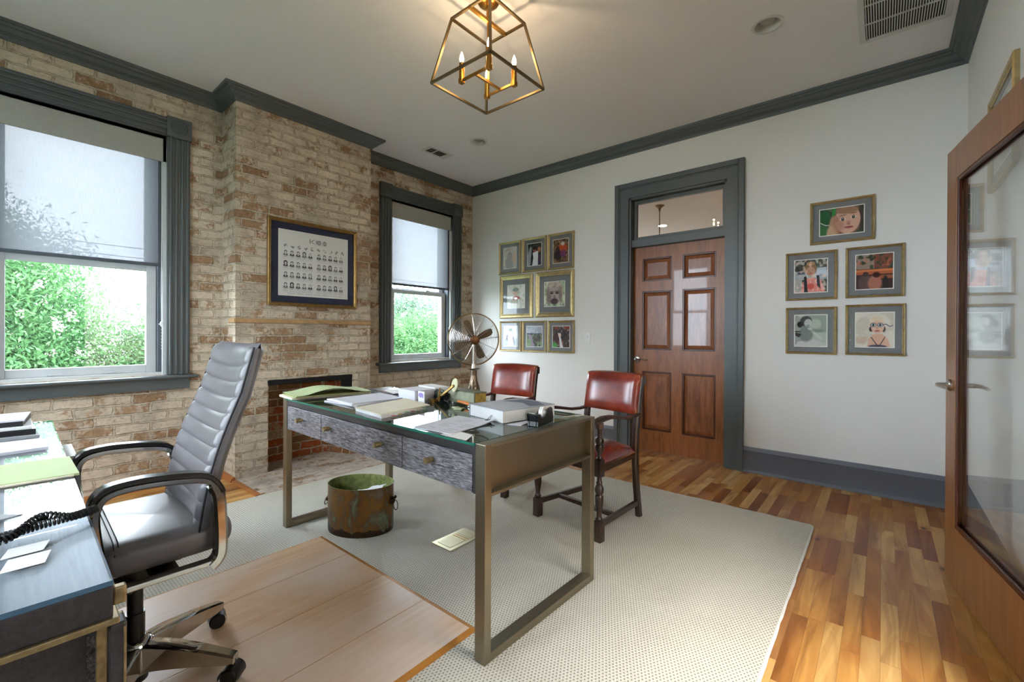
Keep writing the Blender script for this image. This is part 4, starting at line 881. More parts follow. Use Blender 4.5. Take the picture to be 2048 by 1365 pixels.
def picture(label, cx, cz, w, h, fw, mat, painter, T3, inner=.05, dep=.022, gold='goldframe', asp=None, bevel=.006, px=84, group=None):
    """T3: 4x4 placing local frame (x right, y INTO the wall, z up) with origin at picture centre on the wall plane"""
    p = T3.translation.copy(); t = thing('picture_frame', label, 'picture', p, 0, group); R3 = T3.copy(); R3.translation = (0, 0, 0)
    def mk(): q = MB(); q.T = R3; return q
    b = mk(); pr = [(0, 0), (0, -dep*.75), (fw*.18, -dep), (fw*.5, -dep*.82), (fw*.62, -dep*.88), (fw*.85, -dep*.6), (fw, -dep*.5), (fw, 0)]
    cs = [(-1, -1), (1, -1), (1, 1), (-1, 1)]; vs = []; k = len(pr)
    for sx, sz in cs:
        for d, y in pr: vs.append((sx*(w/2-d), y, sz*(h/2-d)))
    b.add(vs, [(i*k+j, i*k+(j+1) % k, ((i+1) % 4)*k+(j+1) % k, ((i+1) % 4)*k+j) for i in range(4) for j in range(k)]); b.build('frame', M[gold], t)
    iw, ih = w-2*fw, h-2*fw
    b = mk(); b.box((-iw/2, -.006, -ih/2), (iw/2, -.002, ih/2)); b.build('mat_board', M[mat], t)
    pw, ph = iw-2*inner, ih-2*inner
    if asp: pw, ph = (ph*asp, ph) if ph*asp < pw else (pw, pw/asp)
    b = mk(); b.box((-pw/2-bevel, -.0078, -ph/2-bevel), (pw/2+bevel, -.006, ph/2+bevel)); b.build('mat_bevel', M['matwhite'], t)
    c = painter(px, max(8, int(px*ph/pw))); canvas_mesh('photo', c, R3 @ Matrix.Translation((0, -.0082, 0)), pw, ph, t)
    b = mk(); b.add([(-iw/2, -.0105, -ih/2), (iw/2, -.0105, -ih/2), (iw/2, -.0105, ih/2), (-iw/2, -.0105, ih/2)], [(0, 1, 2, 3)]); b.build('glass', M['picglass'], t)
    return t
TB = lambda x, z: Matrix.Translation((x, YB, z))
def pb(label, x0, z1, x1, z0, painter, fw=.024, inner=.04, asp=None, px=84, group=None, mat='matgrey', dep=.022): return picture(label, 0, 0, x1-x0, z1-z0, fw, mat, painter, TB((x0+x1)/2, (z0+z1)/2), inner, dep, 'goldframe', asp, px=px, group=group)
G1 = 'gold framed photographs between the corner and the wooden door'; G2 = 'gold framed photographs between the wooden door and the glass door'
pb('small gold frame with a faded grey outdoor photo, top row next to the room corner', -3.719, 2.303, -3.368, 1.902, P_r1a, .024, .05, None, 60, G1)
pb('small gold frame with a person in a white robe on a dark ground', -3.339, 2.310, -2.991, 1.903, P_r1b, .024, .05, None, 60, G1)
pb('small gold frame with a child in orange among brown leaves', -2.969, 2.311, -2.618, 1.900, P_r1c, .024, .05, None, 60, G1)
pb('wide gold frame with a bright photo of a child in a green cap', -3.702, 1.885, -3.186, 1.358, P_r2a, .052, .072, None, 84, G1)
pb('wide gold frame with a close-up face streaked with mud', -3.140, 1.887, -2.615, 1.361, P_r2b, .052, .072, None, 90, G1)
pb('small gold frame with a child in a pink shirt by the water, bottom row', -3.699, 1.321, -3.354, .951, P_r3a, .022, .042, None, 60, G1)
pb('small gold frame with a crowd on grass under a grey sky', -3.337, 1.320, -2.985, .953, P_r3b, .022, .042, None, 60, G1)
pb('small gold frame with a dark haired person against rusty red, bottom row', -2.960, 1.318, -2.608, .953, P_r3c, .022, .042, None, 60, G1)
pb('gold frame with a close-up of a fair haired child and green leaf, topmost of five', -.444, 2.208, -.046, 1.878, P_A, .02, .045, None, 110, G2)
pb('gold frame with a smiling child in pink wearing backpack straps', -.607, 1.828, -.269, 1.447, P_B, .018, .045, None, 100, G2)
pb('gold frame with two children seen from behind at an orange rail', -.217, 1.830, .119, 1.451, P_C, .018, .045, None, 100, G2)
pb('gold frame with a black and white photo of a girl leaning forward', -.604, 1.390, -.270, 1.020, P_D, .018, .045, None, 100, G2)
pb('gold frame with a sepia photo of a child in swimming goggles', -.216, 1.400, .125, 1.023, P_E, .018, .045, None, 100, G2)
TC = Matrix(((0, -1, 0, XC), (1, 0, 0, (1.515+2.318)/2), (0, 0, 1, (2.133+1.396)/2), (0, 0, 0, 1)))
picture('large graduating class composite with navy mat hung on the brick chimney', 0, 0, .803, .737, .03, 'matnavy', P_comp, TC, .062, .028, 'goldframe2', None, .004, 340)
TR = Matrix(((0, 1, 0, XR), (-1, 0, 0, 3.03), (0, 0, 1, 2.13), (0, 0, 0, 1)))
picture('gold framed picture high on the wall above the open glass door', 0, 0, .57, .46, .03, 'matgrey', P_W, TR, .05, .022, 'goldframe')
# light switch
t = thing('light_switch', 'white wall switch plate beside the small framed photographs', 'light switch', (-2.446, YB, 1.134))
b = MB(); b.box((-.036, -.006, -.058), (.036, 0, .058), .002); b.build('plate', M['white'], t); b = MB(); b.box((-.005, -.016, -.003), (.005, -.006, .014), .002); b.build('toggle', M['white'], t)

# ------------------------------------------------------------------ rug, chair mat
RZ = .011
def rug():
    x0, x1, y0, y1 = -3.395, -.318, -.62, 3.262; r = .03
    pts = []
    for (cx, cy, a0) in ((x1-r, y1-r, 0), (x0+r, y1-r, 90), (x0+r, y0+r, 180), (x1-r, y0+r, 270)):
        for k in range(5): a = radians(a0+k*22.5); pts.append((cx+r*cos(a), cy+r*sin(a)))
    t = MB().prism(pts, 0.0005, RZ, 2).build('area_rug', M['rug']); tag(t, 'large cream woven rug with dark dotted weave under the desk', 'rug')
    b = MB(); n = len(pts); rng = random.Random(3); path = []
    for i in range(n):
        a, c = Vector(pts[i]), Vector(pts[(i+1) % n]); k = max(1, int((c-a).length/.05))
        for j in range(k):
            q = a.lerp(c, j/k); path.append((q.x+rng.uniform(-.002, .002), q.y+rng.uniform(-.002, .002), .0056))
    b.tube(path, .0053, 8, closed=True, flat=(1.7, 1)); b.build('binding', M['rug_edge'], t, smooth=True)
rug()
MZ = RZ+.010
def chair_mat():
    b = MB(); y0, y1 = -.3, 1.252; xs = [-2.446, -2.132, -1.82, -1.516, -1.212]; e = .022
    for i in range(4):
        a, c = xs[i]+(.0012 if i else 0), xs[i+1]-(.0012 if i < 3 else 0)
        la = e if i == 0 else 0; lc = e if i == 3 else 0
        vs = [(a, y0, RZ), (c, y0, RZ), (c, y1, RZ), (a, y1, RZ), (a, y0, RZ+.003), (c, y0, RZ+.003), (c, y1, RZ+.003), (a, y1, RZ+.003), (a+la, y0+e, MZ), (c-lc, y0+e, MZ), (c-lc, y1-e, MZ), (a+la, y1-e, MZ)]
        b.cm = 1; b.add(vs, [(0, 3, 2, 1), (0, 1, 5, 4), (1, 2, 6, 5), (2, 3, 7, 6), (3, 0, 4, 7), (4, 5, 9, 8), (5, 6, 10, 9), (6, 7, 11, 10), (7, 4, 8, 11)])
        b.cm = 0; b.add([vs[8], vs[9], vs[10], vs[11]], [(0, 1, 2, 3)])
    tag(b.build('chair_mat', [M['bamboo'], M['bamboo_edge']]), 'worn bamboo board chair mat lying on the rug under the swivel chair', 'chair mat')
chair_mat()

# ------------------------------------------------------------------ writing desk
DO = Vector((-1.058, 1.128, RZ)); DA = atan2(.04, -1.696)   # local +x runs along the front, away from the camera
DT = Matrix.Translation(DO) @ Matrix.Rotation(DA, 4, 'Z')   # local y points to the sitter side, so use -y for depth
DL, DD, DH = 1.697, .735, .772
desk = thing('writing_desk', 'champagne bronze framed desk with grey oak drawers and a glass top', 'desk', DO, DA)
def dk(name, fn, mat, parent=None, **kw):
    b = MB(); fn(b); return b.build(name, mat, parent or desk, **kw)
for x0 in (0, DL-.05):
    t_ = .033
    dk('end_frame', lambda b: (b.box((x0, -t_, 0), (x0+.05, 0, DH-.0)), b.box((x0, -DD, 0), (x0+.05, -DD+t_, DH)), b.box((x0, -DD+t_, 0), (x0+.05, -t_, t_)), b.box((x0, -DD+t_, DH-.012), (x0+.05, -t_, DH)), b.box((x0, -DD+t_, .585), (x0+.05, -t_, .597))), M['bronze'], bevel=.002)
    px = x0+.03 if x0 == 0 else x0+.012
    dk('end_panel', lambda b: b.box((px, -DD+t_, .597), (px+.008, -t_, DH-.012)), M['bronze'])
bx0, bx1 = .05, DL-.05; bz0, bz1 = .590, .752
dk('carcass', lambda b: (b.box((bx0, -DD+.004, bz1-.02), (bx1, -.003, bz1)), b.box((bx0, -DD+.01, bz0), (bx1, -DD+.03, bz1-.02)), b.box((bx0, -.022, bz0), (bx0+.014, -.003, bz1-.02)), b.box((bx1-.014, -.022, bz0), (bx1, -.003, bz1-.02)), b.box((bx0, -.30, bz0), (bx1, -.026, bz0+.012)), b.box((bx0, -DD+.03, bz0), (bx1, -DD+.2, bz0+.012))), M['desk_dark'])
for (a, c, kn) in ((.066, .487, (.285,)), (.492, 1.212, (.637, 1.11)), (1.217, DL-.066, (1.43,))):
    dw = dk('drawer', lambda b: (b.box((a, -.020, bz0+.002), (c, 0.0, bz1-.024)), b.box((a+.01, -.4, bz0+.02), (c-.01, -.020, bz0+.10))), M['desk_front'], bevel=.0015)
    for k in kn:
        def f(b):
            pr = [(.006, 0), (.006, .010), (.0125, .012), (.013, .02), (.012, .026), (.013, .034), (.0125, .040), (.0005, .0405)]
            b.T = Matrix.Translation((k, 0, .672)) @ Matrix.Rotation(-pi/2, 4, 'X'); b.lathe(pr, 12)
        dk('knob', f, M['knob'], dw)
def gtop(b):
    b.box((bx0-.002, -DD+.003, bz1+.010), (bx1+.002, .006, bz1+.020))
gt = dk('desk_top', lambda b: b.box((bx0, -DD+.004, bz1), (bx1, -.0, bz1+.0095)), M['desk_dark'])
gl = MB(); gz0, gz1 = bz1+.0105, DH+.001
gl.add([(bx0, -DD+.002, gz1), (bx1, -DD+.002, gz1), (bx1, .006, gz1), (bx0, .006, gz1)], [(0, 1, 2, 3)]); g1 = gl.build('glass_top', M['deskglass'], desk)
gl = MB(); o_, i_ = [(bx0, -DD+.002), (bx1, -DD+.002), (bx1, .006), (bx0, .006)], None
gl.add([(x, y, z) for z in (gz0, gz1-.0003) for x, y in o_], [(i, (i+1) % 4, 4+(i+1) % 4, 4+i) for i in range(4)]); gl.build('glass_edge', M['glassedge'], g1)
DZT = RZ+DH+.0015     # world height of the desk surface

# ------------------------------------------------------------------ credenza behind the swivel chair
CO = Vector((-.993, .146, 0)); CA = atan2(.075, -1.986)
cred = thing('credenza', 'long dark wood credenza with brass trim and a reflective glass top', 'credenza', (CO.x, CO.y, RZ), CA)
def ck(name, fn, mat, parent=None, **kw):
    b = MB(); fn(b); return b.build(name, mat, parent or cred, **kw)
CL, CD, CT = 2.0, .52, .744
# local y: + is toward the camera side (world -y)
ck('top_slab', lambda b: b.box((0, .0, .682), (CL, CD, CT-.009)), M['desk_dark'], bevel=.002)
ck('top_reflection_panel', lambda b: b.box((.004, .002, CT-.009), (CL-.004, CD-.004, CT-.006)), wood('silver_grey_painted_reflection', (140, 144, 152), (162, 165, 172), .3, 0, 1, .2, 24, .05))  # pale panel: the window shade's reflection in the glass, put into colour
cg = MB(); cg.add([(0.002, -.0, CT), (CL-.002, -.0, CT), (CL-.002, CD, CT), (.002, CD, CT)], [(0, 1, 2, 3)]); cgo = cg.build('glass_top', glass('smoked_blue_glass', (.86, .90, .93), 1.5, gain=1.2), cred)
cg = MB(); cg.add([(x, y, z) for z in (CT-.009, CT-.0003) for x, y in ((.002, 0), (CL-.002, 0), (CL-.002, CD), (.002, CD))], [(i, (i+1) % 4, 4+(i+1) % 4, 4+i) for i in range(4)]); cg.build('glass_edge', M['glassedge_blue'], cgo)
ck('brass_rail', lambda b: (b.box((-.006, -.008, .671), (CL+.006, CD+.008, .682)),), M['knob'], bevel=.002)
ck('carcass', lambda b: (b.box((.05, .03, .12), (CL-.05, CD-.03, .668)),), M['desk_dark'])
for (x, y) in ((0, -.018), (0, CD-.036), (CL-.04, -.004), (CL-.04, CD-.036)):
    ck('leg', lambda b: b.box((x, y, 0), (x+.04, y+(.022 if y < -.01 else .04), .668)), M['desk_dark'], bevel=.004)
for xs_, ys_, zs_ in (((.012, .026), (.006, .020), (.10, .668)), ((-.003, .004), (-.0165, -.013), (.03, .66))): ck('brass_strip', lambda b: b.box((xs_[0], ys_[0], zs_[0]), (xs_[1], ys_[1], zs_[1])), M['knob'], bevel=.001)
for k in range(4):
    a = .06+k*.475; d = ck('drawer', lambda b: b.box((a, .012, .50), (a+.465, .03, .664)), M['desk_front'], bevel=.002)
    for kx in ((a+.06,) if k == 0 else (a+.23,)):
        ck('knob', lambda b: b.box((kx-.011, -.028, .60), (kx+.011, .012, .628), .003), M['knob'], d)
ck('corner_pull', lambda b: b.box((.004, -.018, .698), (.022, 0, .728), .003), M['knob'], )
CZT = RZ+CT+.0006

# ------------------------------------------------------------------ swivel chair
def swivel_chair():
    hub = Vector((-1.862, .327, MZ)); t = thing('swivel_chair', 'high-backed charcoal leather swivel chair with chrome arms on a five-star base', 'office chair', hub, radians(-2.2))
    def T(x, y, z): return (x-hub.x, y-hub.y, z-hub.z)
    cx = -1.872
    # seat: rounded cushion
    b = MB(); nu, nv = 40, 14
    def S(i, j):
        a = 2*pi*i/nu; ph = -pi/2+pi*j/(nv-1); ct, st = cos(a), sin(a); cp = abs(cos(ph))**.2; sp = math.copysign(abs(sin(ph))**.8, sin(ph))
        ex = math.copysign(abs(ct)**.32, ct); ey = math.copysign(abs(st)**.38, st); x = ex*.247*cp; y = ey*.182*cp
        z = sp*.052+.012*(1 if sp > 0 else 0)*(1-min(1, (x/.25)**2))*-1 + (-.02*max(0, -(y+.10)/.08)**2 if y < -.10 else 0)
        return T(cx+x, .377+y, .522+z)
    b.grid(S, nu, nv, True); seat = b.build('seat', M['leather'], t, smooth=True)
    b = MB()
    for yy in (.252, .262):
        pts = []
        for i in range(15):
            x = -.236+.472*i/14; e = abs(x)/.236; pts.append(T(cx+x, yy, .5735-.030*(max(0, e-.8)/.2)**2))
        b.tube(pts, .0016, 5)
    b.build('seam', M['blackmatte'], seat)
    # back: ribbed, gently curved shell
    P0, P1 = Vector((0, .485, .515)), Vector((0, .645, 1.112)); ax = (P1-P0); Lb = ax.length; ax.normalize(); nn = Vector((0, ax.z, -ax.y))  # nn points to rear
    ribs = 11; nu, nv = 22, ribs*7+1; hw = .236
    def front(u, v):   # u -1..1, v 0..1
        k = (v*ribs) % 1.0; pil = .0065*(1-abs(2*k-1)**5) if 0 < v < 1 else 0
        edge = max(0, (abs(u)-.86)/.14); pil *= (1-edge**2)
        bow = -.030*u*u; lum = -.022*sin(pi*min(1, v*1.35))*(1 if v < .74 else 1)
        sag = .0
        return P0+ax*(Lb*v - .018*(1-u*u)*(v > 0)*(1 if v < 1 else 0))+nn*(-.022-pil+bow*1.0+lum+.024*edge**2)+Vector((u*hw*(1-.05*v*v), 0, 0))
    def rear(u, v):
        return P0+ax*(Lb*v)+nn*(.026-.030*u*u-.020*sin(pi*min(1, v*1.35))-.014*max(0, (abs(u)-.86)/.14)**2)+Vector((u*hw*(1-.05*v*v), 0, 0))
    us = [sin(pi/2*(-1+2*i/(nu-1))) for i in range(nu)]
    b = MB(); ring = [('f', u) for u in us]+[('r', u) for u in reversed(us)]; n = len(ring)
    vs = []
    for j in range(nv):
        v = j/(nv-1)
        for kd, u in ring: q = front(u, v) if kd == 'f' else rear(u, v); vs.append(T(cx+q.x, q.y, q.z))
    fs = [(j*n+i, j*n+(i+1) % n, (j+1)*n+(i+1) % n, (j+1)*n+i) for j in range(nv-1) for i in range(n)]
    # rounded top and bottom caps
    for j, s in ((0, -1), (nv-1, 1)):
        base = len(vs); mid = []
        for i in range(nu):
            a = Vector(vs[j*n+i]); c = Vector(vs[j*n+n-1-i]); m = (a+c)/2+ax*s*.020; mid.append(len(vs)); vs.append(tuple(m))
        for i in range(nu-1): fs.append((j*n+i, j*n+i+1, mid[i+1], mid[i])); fs.append((mid[i], mid[i+1], j*n+n-2-i, j*n+n-1-i))
    b.add(vs, fs); bk = b.build('backrest', M['leather'], t, smooth=True)
    for sx in (-1, 1):
        b = MB(); b.tube([T(cx+sx*hw*(1-.05*(j/12)**2)*1.005, (P0+ax*Lb*j/12+nn*(-.010-.030-.02*sin(pi*min(1, j/12*1.35)))).y, (P0+ax*Lb*j/12+nn*(-.010-.03-.02*sin(pi*min(1, j/12*1.35)))).z) for j in range(13)], .0035, 6); b.build('piping', M['blackmatte'], bk, smooth=True)
    # arms
    for sx in (-1, 1):
        x = cx+sx*.272
        yz = [(.47, .452), (.492, .475), (.497, .52), (.495, .60), (.490, .665), (.478, .70), (.450, .722), (.40, .733), (.33, .740), (.28, .741), (.238, .734), (.216, .715), (.208, .68), (.212, .62), (.222, .55), (.234, .50)]
        b = MB(); b.ribbon([T(x, y, z) for y, z in yz], (1, 0, 0), .040, .019); b.ribbon([T(x, y, z) for y, z in yz[:6]], (1, 0, 0), .042, .034); a = b.build('arm', M['chrome'], t, smooth=True)
        b = MB(); top = [(.500, .672), (.486, .702), (.455, .732), (.40, .7455), (.33, .7525), (.28, .7535), (.228, .746), (.204, .724), (.196, .69)]
        b.ribbon([T(x, y, z+.004) for y, z in top], (1, 0, 0), .046, .014); b.build('arm_pad', M['black'], a, smooth=True)
        b = MB(); b.box(T(x-.018, .24, .455), T(x+.018, .49, .470), .003); b.box(T(min(x, cx), .33, .452), T(max(x, cx), .40, .462), .003); b.build('arm_bracket', M['chrome'], a)
    # mechanism, column, lever
    b = MB(); b.box(T(cx-.11, .22, .425), T(cx+.11, .44, .47), .012); b.lathe([(.045, .36-MZ), (.06, .40-MZ), (.06, .43-MZ)], 18); b.build('mechanism', M['black'], t, smooth=True)
    b = MB(); b.tube([T(cx, .30, .43), T(cx+.12, .29, .425), T(cx+.165, .285, .42)], .006, 8); b.lathe([(.004, -.02), (.022, -.016), (.032, 0), (.030, .014), (.012, .02)], 16, T(cx+.165, .285, .42), sx=1.15, sy=.7); b.build('lever', M['black'], t, smooth=True)
    b = MB(); b.lathe([(.026, .10), (.026, .24), (.021, .24), (.021, .345), (.03, .345), (.03, .38)], 20); b.build('gas_column', M['black'], t, smooth=True)
    b = MB(); b.lathe([(.028, .045), (.046, .05), (.052, .075), (.052, .130), (.044, .152), (.03, .160), (.026, .16)], 26); b.lathe([(.0245, .16), (.0245, .21), (.022, .212)], 20); base = b.build('base_hub', M['chrome'], t, smooth=True)
    b = MB(); b.lathe([(.0005, .02), (.034, .022), (.036, .046)], 20); b.build('hub_foot', M['black'], base, smooth=True)
    w1 = Vector((-2.012, .611, 0))-Vector((hub.x, hub.y, 0)); a0 = atan2(w1.y, w1.x)
    for k in range(5):
        a = a0-k*2*pi/5; d = Vector((cos(a), sin(a), 0)); s = Vector((-sin(a), cos(a), 0)); R = .315
        b = MB(); n = 12; vs = []
        for i in range(n):
            u = i/(n-1); r = .035+u*(R-.035); zt = .138-.052*u**1.6; hgt = .060*(1-u)**.8+.020; wd = .030-.012*u
            for (sy, sz) in ((-1, 0), (-.72, .006), (.72, .006), (1, 0), (.92, -hgt), (-.92, -hgt)): vs.append(d*r+s*sy*wd+Vector((0, 0, zt+sz)))
        fs = [(i*6+j, i*6+(j+1) % 6, (i+1)*6+(j+1) % 6, (i+1)*6+j) for i in range(n-1) for j in range(6)]+[(5, 4, 3, 2, 1, 0), tuple((n-1)*6+j for j in range(6))]
        b.add(vs, fs); leg = b.build('base_leg', M['chrome'], t, smooth=True)
        b = MB(); c0 = d*(R-.004); rr = .027; wa = a+.9+k*.7; wx = Vector((cos(wa), sin(wa), 0)); Rm = Matrix.Rotation(wa, 4, 'Z')
        b.T = Matrix.Translation(c0+Vector((cos(wa+pi/2)*.008, sin(wa+pi/2)*.008, rr))) @ Rm @ Matrix.Rotation(pi/2, 4, 'Y')
        for z in (-.026, .008): b.lathe([(.004, z), (rr-.003, z), (rr, z+.003), (rr, z+.015), (rr-.003, z+.018), (.004, z+.018)], 22)
        b.lathe([(.006, -.012), (.006, .012)], 10)
        b.T = Matrix.Translation(c0+Vector((cos(wa+pi/2)*.008, sin(wa+pi/2)*.008, rr))) @ Rm @ Matrix.Rotation(pi/2, 4, 'Y')
        # hood over the two wheels
        hv = []; m_ = 13
        for zz in (-.0285, .0285):
            for i in range(m_): th = radians(-10+i*200/(m_-1)); hv.append(((rr+.0045)*cos(th+pi*0)*-1*0+(-(rr+.0045)*sin(th)), (rr+.0045)*cos(th), zz))
        b.add(hv, [(i, i+1, m_+i+1, m_+i) for i in range(m_-1)]); b.T = None
        b.tube([c0+Vector((0, 0, rr+.01)), c0+Vector((0, 0, .075))], .0055, 8); b.build('caster', M['black'], leg, smooth=True)
    return t
swivel_chair()

# ------------------------------------------------------------------ red leather armchairs
def armchair():
    t = thing('armchair', 'oxblood leather armchair with turned dark legs, nearer the wooden door', 'armchair', (-1.42, 2.465, RZ), radians(-7.6))
    fx, rx, fy, ry = .238, .196, -.212, .222
    SH = .43
    for sx in (-1, 1):
        b = MB(); x = sx*fx; q = .0235
        b.box((x-q, fy-q, 0), (x+q, fy+q, .118), .005)
        b.lathe([(.012, .112), (.020, .122), (.0225, .128), (.016, .134), (.0145, .142), (.0145, .165), (.018, .178), (.0215, .205), (.0235, .235), (.0235, .255), (.018, .262), (.0155, .266), (.022, .27), (.0255, .283), (.0255, .297), (.021, .310), (.0165, .318), (.0165, .326), (.0185, .330), (.013, .338), (.0125, .352), (.0145, .368)], 20, (x, fy, 0))
        b.box((x-q, fy-q, .362), (x+q, fy+q, .462), .008)
        b.lathe([(.012, .458), (.019, .466), (.0135, .474), (.013, .488), (.018, .500), (.0235, .515), (.0255, .53), (.0235, .542), (.019, .546), (.024, .551), (.0255, .562), (.0235, .576), (.017, .584), (.0135, .590), (.0125, .604), (.0150, .624), (.018, .630), (.013, .634)], 20, (x, fy, 0))
        b.prism(ell(6, .025, .025, 2, (x, fy)), .632, .662, 2)
        b.build('leg', M['darkoak'], t, smooth=True)
        b = MB(); x = sx*rx   # rear leg sweeping up into the back post
        path = [(ry+.045, 0), (ry+.015, .18), (ry, .34), (ry, .46), (ry+.012, .60), (ry+.036, .75), (ry+.062, .88)]
        b.ribbon([(x, y, z) for y, z in path], (1, 0, 0), .036, .042); b.box((x-.018, ry+.058, .835), (x+.018, ry+.096, .892), .006); b.build('leg', M['darkoak'], t, smooth=True)
        b = MB(); pts = [(sx*fx, fy-.045, .668), (sx*fx, fy-.02, .676), (sx*fx, fy+.03, .683), (sx*(fx-.003), fy+.10, .684), (sx*(fx-.010), fy+.20, .668), (sx*(fx-.02), fy+.30, .650), (sx*(fx-.03), fy+.38, .648), (sx*(rx+.008), ry+.015, .654)]
        b.tube(pts, [.018, .0235, .025, .020, .017, .0165, .0165, .017], 12, flat=(1.25, .62)); b.build('arm', M['darkoak'], t, smooth=True)
        b = MB(); p0, p1 = Vector((sx*fx, fy+.02, 0)), Vector((sx*rx, ry+.03, 0)); d = (p1-p0).normalized(); s = Vector((-d.y, d.x, 0))*.011
        b.add([p+o+Vector((0, 0, z)) for p in (p0, p1) for o, z in ((-s, .075), (s, .075), (s, .108), (-s, .108))], [(0, 1, 2, 3), (7, 6, 5, 4)]+[(i, (i+1) % 4, 4+(i+1) % 4, 4+i) for i in range(4)]); b.build('stretcher', M['darkoak'], t, bevel=.003)
    b = MB(); b.box((-.222, -.045, .078), (.222, -.018, .104)); b.build('stretcher', M['darkoak'], t, bevel=.003)
    b = MB(); z0, z1 = .385, .43
    for p0, p1 in (((-fx+.02, fy), (fx-.02, fy)), ((-fx, fy+.02), (-rx, ry-.02)), ((fx, fy+.02), (rx, ry-.02)), ((-rx+.015, ry), (rx-.015, ry))):
        p0, p1 = Vector((*p0, 0)), Vector((*p1, 0)); d = (p1-p0).normalized(); s = Vector((-d.y, d.x, 0))*.012
        b.add([p+o+Vector((0, 0, z)) for p in (p0, p1) for o, z in ((-s, z0), (s, z0), (s, z1), (-s, z1))], [(0, 1, 2, 3), (7, 6, 5, 4)]+[(i, (i+1) % 4, 4+(i+1) % 4, 4+i) for i in range(4)])
    b.build('seat_frame', M['darkoak'], t)
    # domed seat
    b = MB(); nu, nv = 25, 23
    def P(i, j, top=True):
        u = -1+2*i/(nu-1); v = -1+2*j/(nv-1); w = (fx+.012)*(1-v)/2+(rx+.014)*(1+v)/2; y = (fy-.012)*(1-v)/2+(ry-.012)*(1+v)/2
        k = (1-abs(u)**4)*(1-abs(v)**4); return (u*w, y, .428+.018*min(1, k*6)+.045*k)
    b.grid(lambda i, j: P(i, j), nu, nv); m = len(b.v)
    rim = [i for i in range(nu)]+[j*nu+nu-1 for j in range(1, nv)]+[(nv-1)*nu+i for i in range(nu-2, -1, -1)]+[j*nu for j in range(nv-2, 0, -1)]
    low = [(b.v[r][0], b.v[r][1], .415) for r in rim]; b.v += low; n = len(rim)
    b.f += [(rim[i], rim[(i+1) % n], m+(i+1) % n, m+i) for i in range(n)]+[tuple(range(m, m+n))]; b.mi += [0]*(n+1)
    seat = b.build('seat', M['redleather'], t, smooth=True)
    def nails(pts, parent, r=.0048):
        b = MB()
        for p, nrm in pts:
            p = Vector(p); nrm = Vector(nrm).normalized(); a = nrm.orthogonal().normalized(); c = nrm.cross(a); vs = [p+nrm*r*.7]
            for k in range(6): vs.append(p+(a*cos(k*pi/3)+c*sin(k*pi/3))*r)
            b.add(vs, [(0, 1+k, 1+(k+1) % 6) for k in range(6)])
        o = b.build('nailhead_trim', M['brass'], parent, smooth=True); o['kind'] = 'stuff'; return o
    L = []
    for i in range(48): u = -1+2*i/47; L.append((((fx+.012)*u, fy-.0125, .422), (0, -1, 0)))
    for sx in (-1, 1):
        for i in range(42): v = i/41; w = (fx+.012)*(1-v)+(rx+.014)*v; L.append(((sx*(w+.0005), fy-.012+(ry-fy)*v, .422), (sx, 0, 0)))
    nails(L, seat, .0042)
    # padded back panel between the posts
    zb0, zb1 = .655, .895; B0, B1 = Vector((0, ry+.004, .652)), Vector((0, ry+.048, .893)); ax = (B1-B0); Lb = ax.length; ax.normalize(); nn = Vector((0, -ax.z, ax.y))
    hw = rx+.012; b = MB(); nu, nv = 25, 17
    def Pb(i, j):
        u = -1+2*i/(nu-1); v = -1+2*j/(nv-1); k = (1-abs(u)**5)*(1-abs(v)**5); q = B0+ax*Lb*(v+1)/2+nn*(.012+.012*min(1, 5*k)+.022*k)
        return (u*hw, q.y, q.z+(.010*(1-u*u) if v > .9 else 0))
    b.grid(Pb, nu, nv); m = len(b.v)
    rim = [i for i in range(nu)]+[j*nu+nu-1 for j in range(1, nv)]+[(nv-1)*nu+i for i in range(nu-2, -1, -1)]+[j*nu for j in range(nv-2, 0, -1)]
    b.v += [(b.v[r][0], b.v[r][1]+.045, b.v[r][2]+.006) for r in rim]; n = len(rim); b.f += [(rim[i], rim[(i+1) % n], m+(i+1) % n, m+i) for i in range(n)]+[tuple(range(m, m+n))]; b.mi += [0]*(n+1)
    back = b.build('backrest', M['redleather'], t, smooth=True)
    L = []; off = nn*.013
    for sx in (-1, 1):
        for i in range(30): q = B0+ax*Lb*i/29; L.append(((sx*(hw+.0006), q.y+.008, q.z+.002), (sx, 0, 0))); 
        for i in range(30): q = B0+ax*Lb*i/29+off*1.0; L.append(((sx*(hw-.006), q.y-.001, q.z), tuple(nn)))
    for i in range(40): u = -1+2*i/39; q = B0+off; L.append(((u*hw, q.y, q.z+.006), tuple(nn)))
    for i in range(40): u = -1+2*i/39; q = B1; L.append(((u*hw, q.y+.006, q.z+.0105*(1-u*u)+.001), (0, 0, 1)))
    nails(L, back, .0045)
    return t
ac = armchair()
copy_thing(ac, (-2.31, 2.575, RZ), radians(6), 'oxblood leather armchair half hidden behind the desk near the fan')

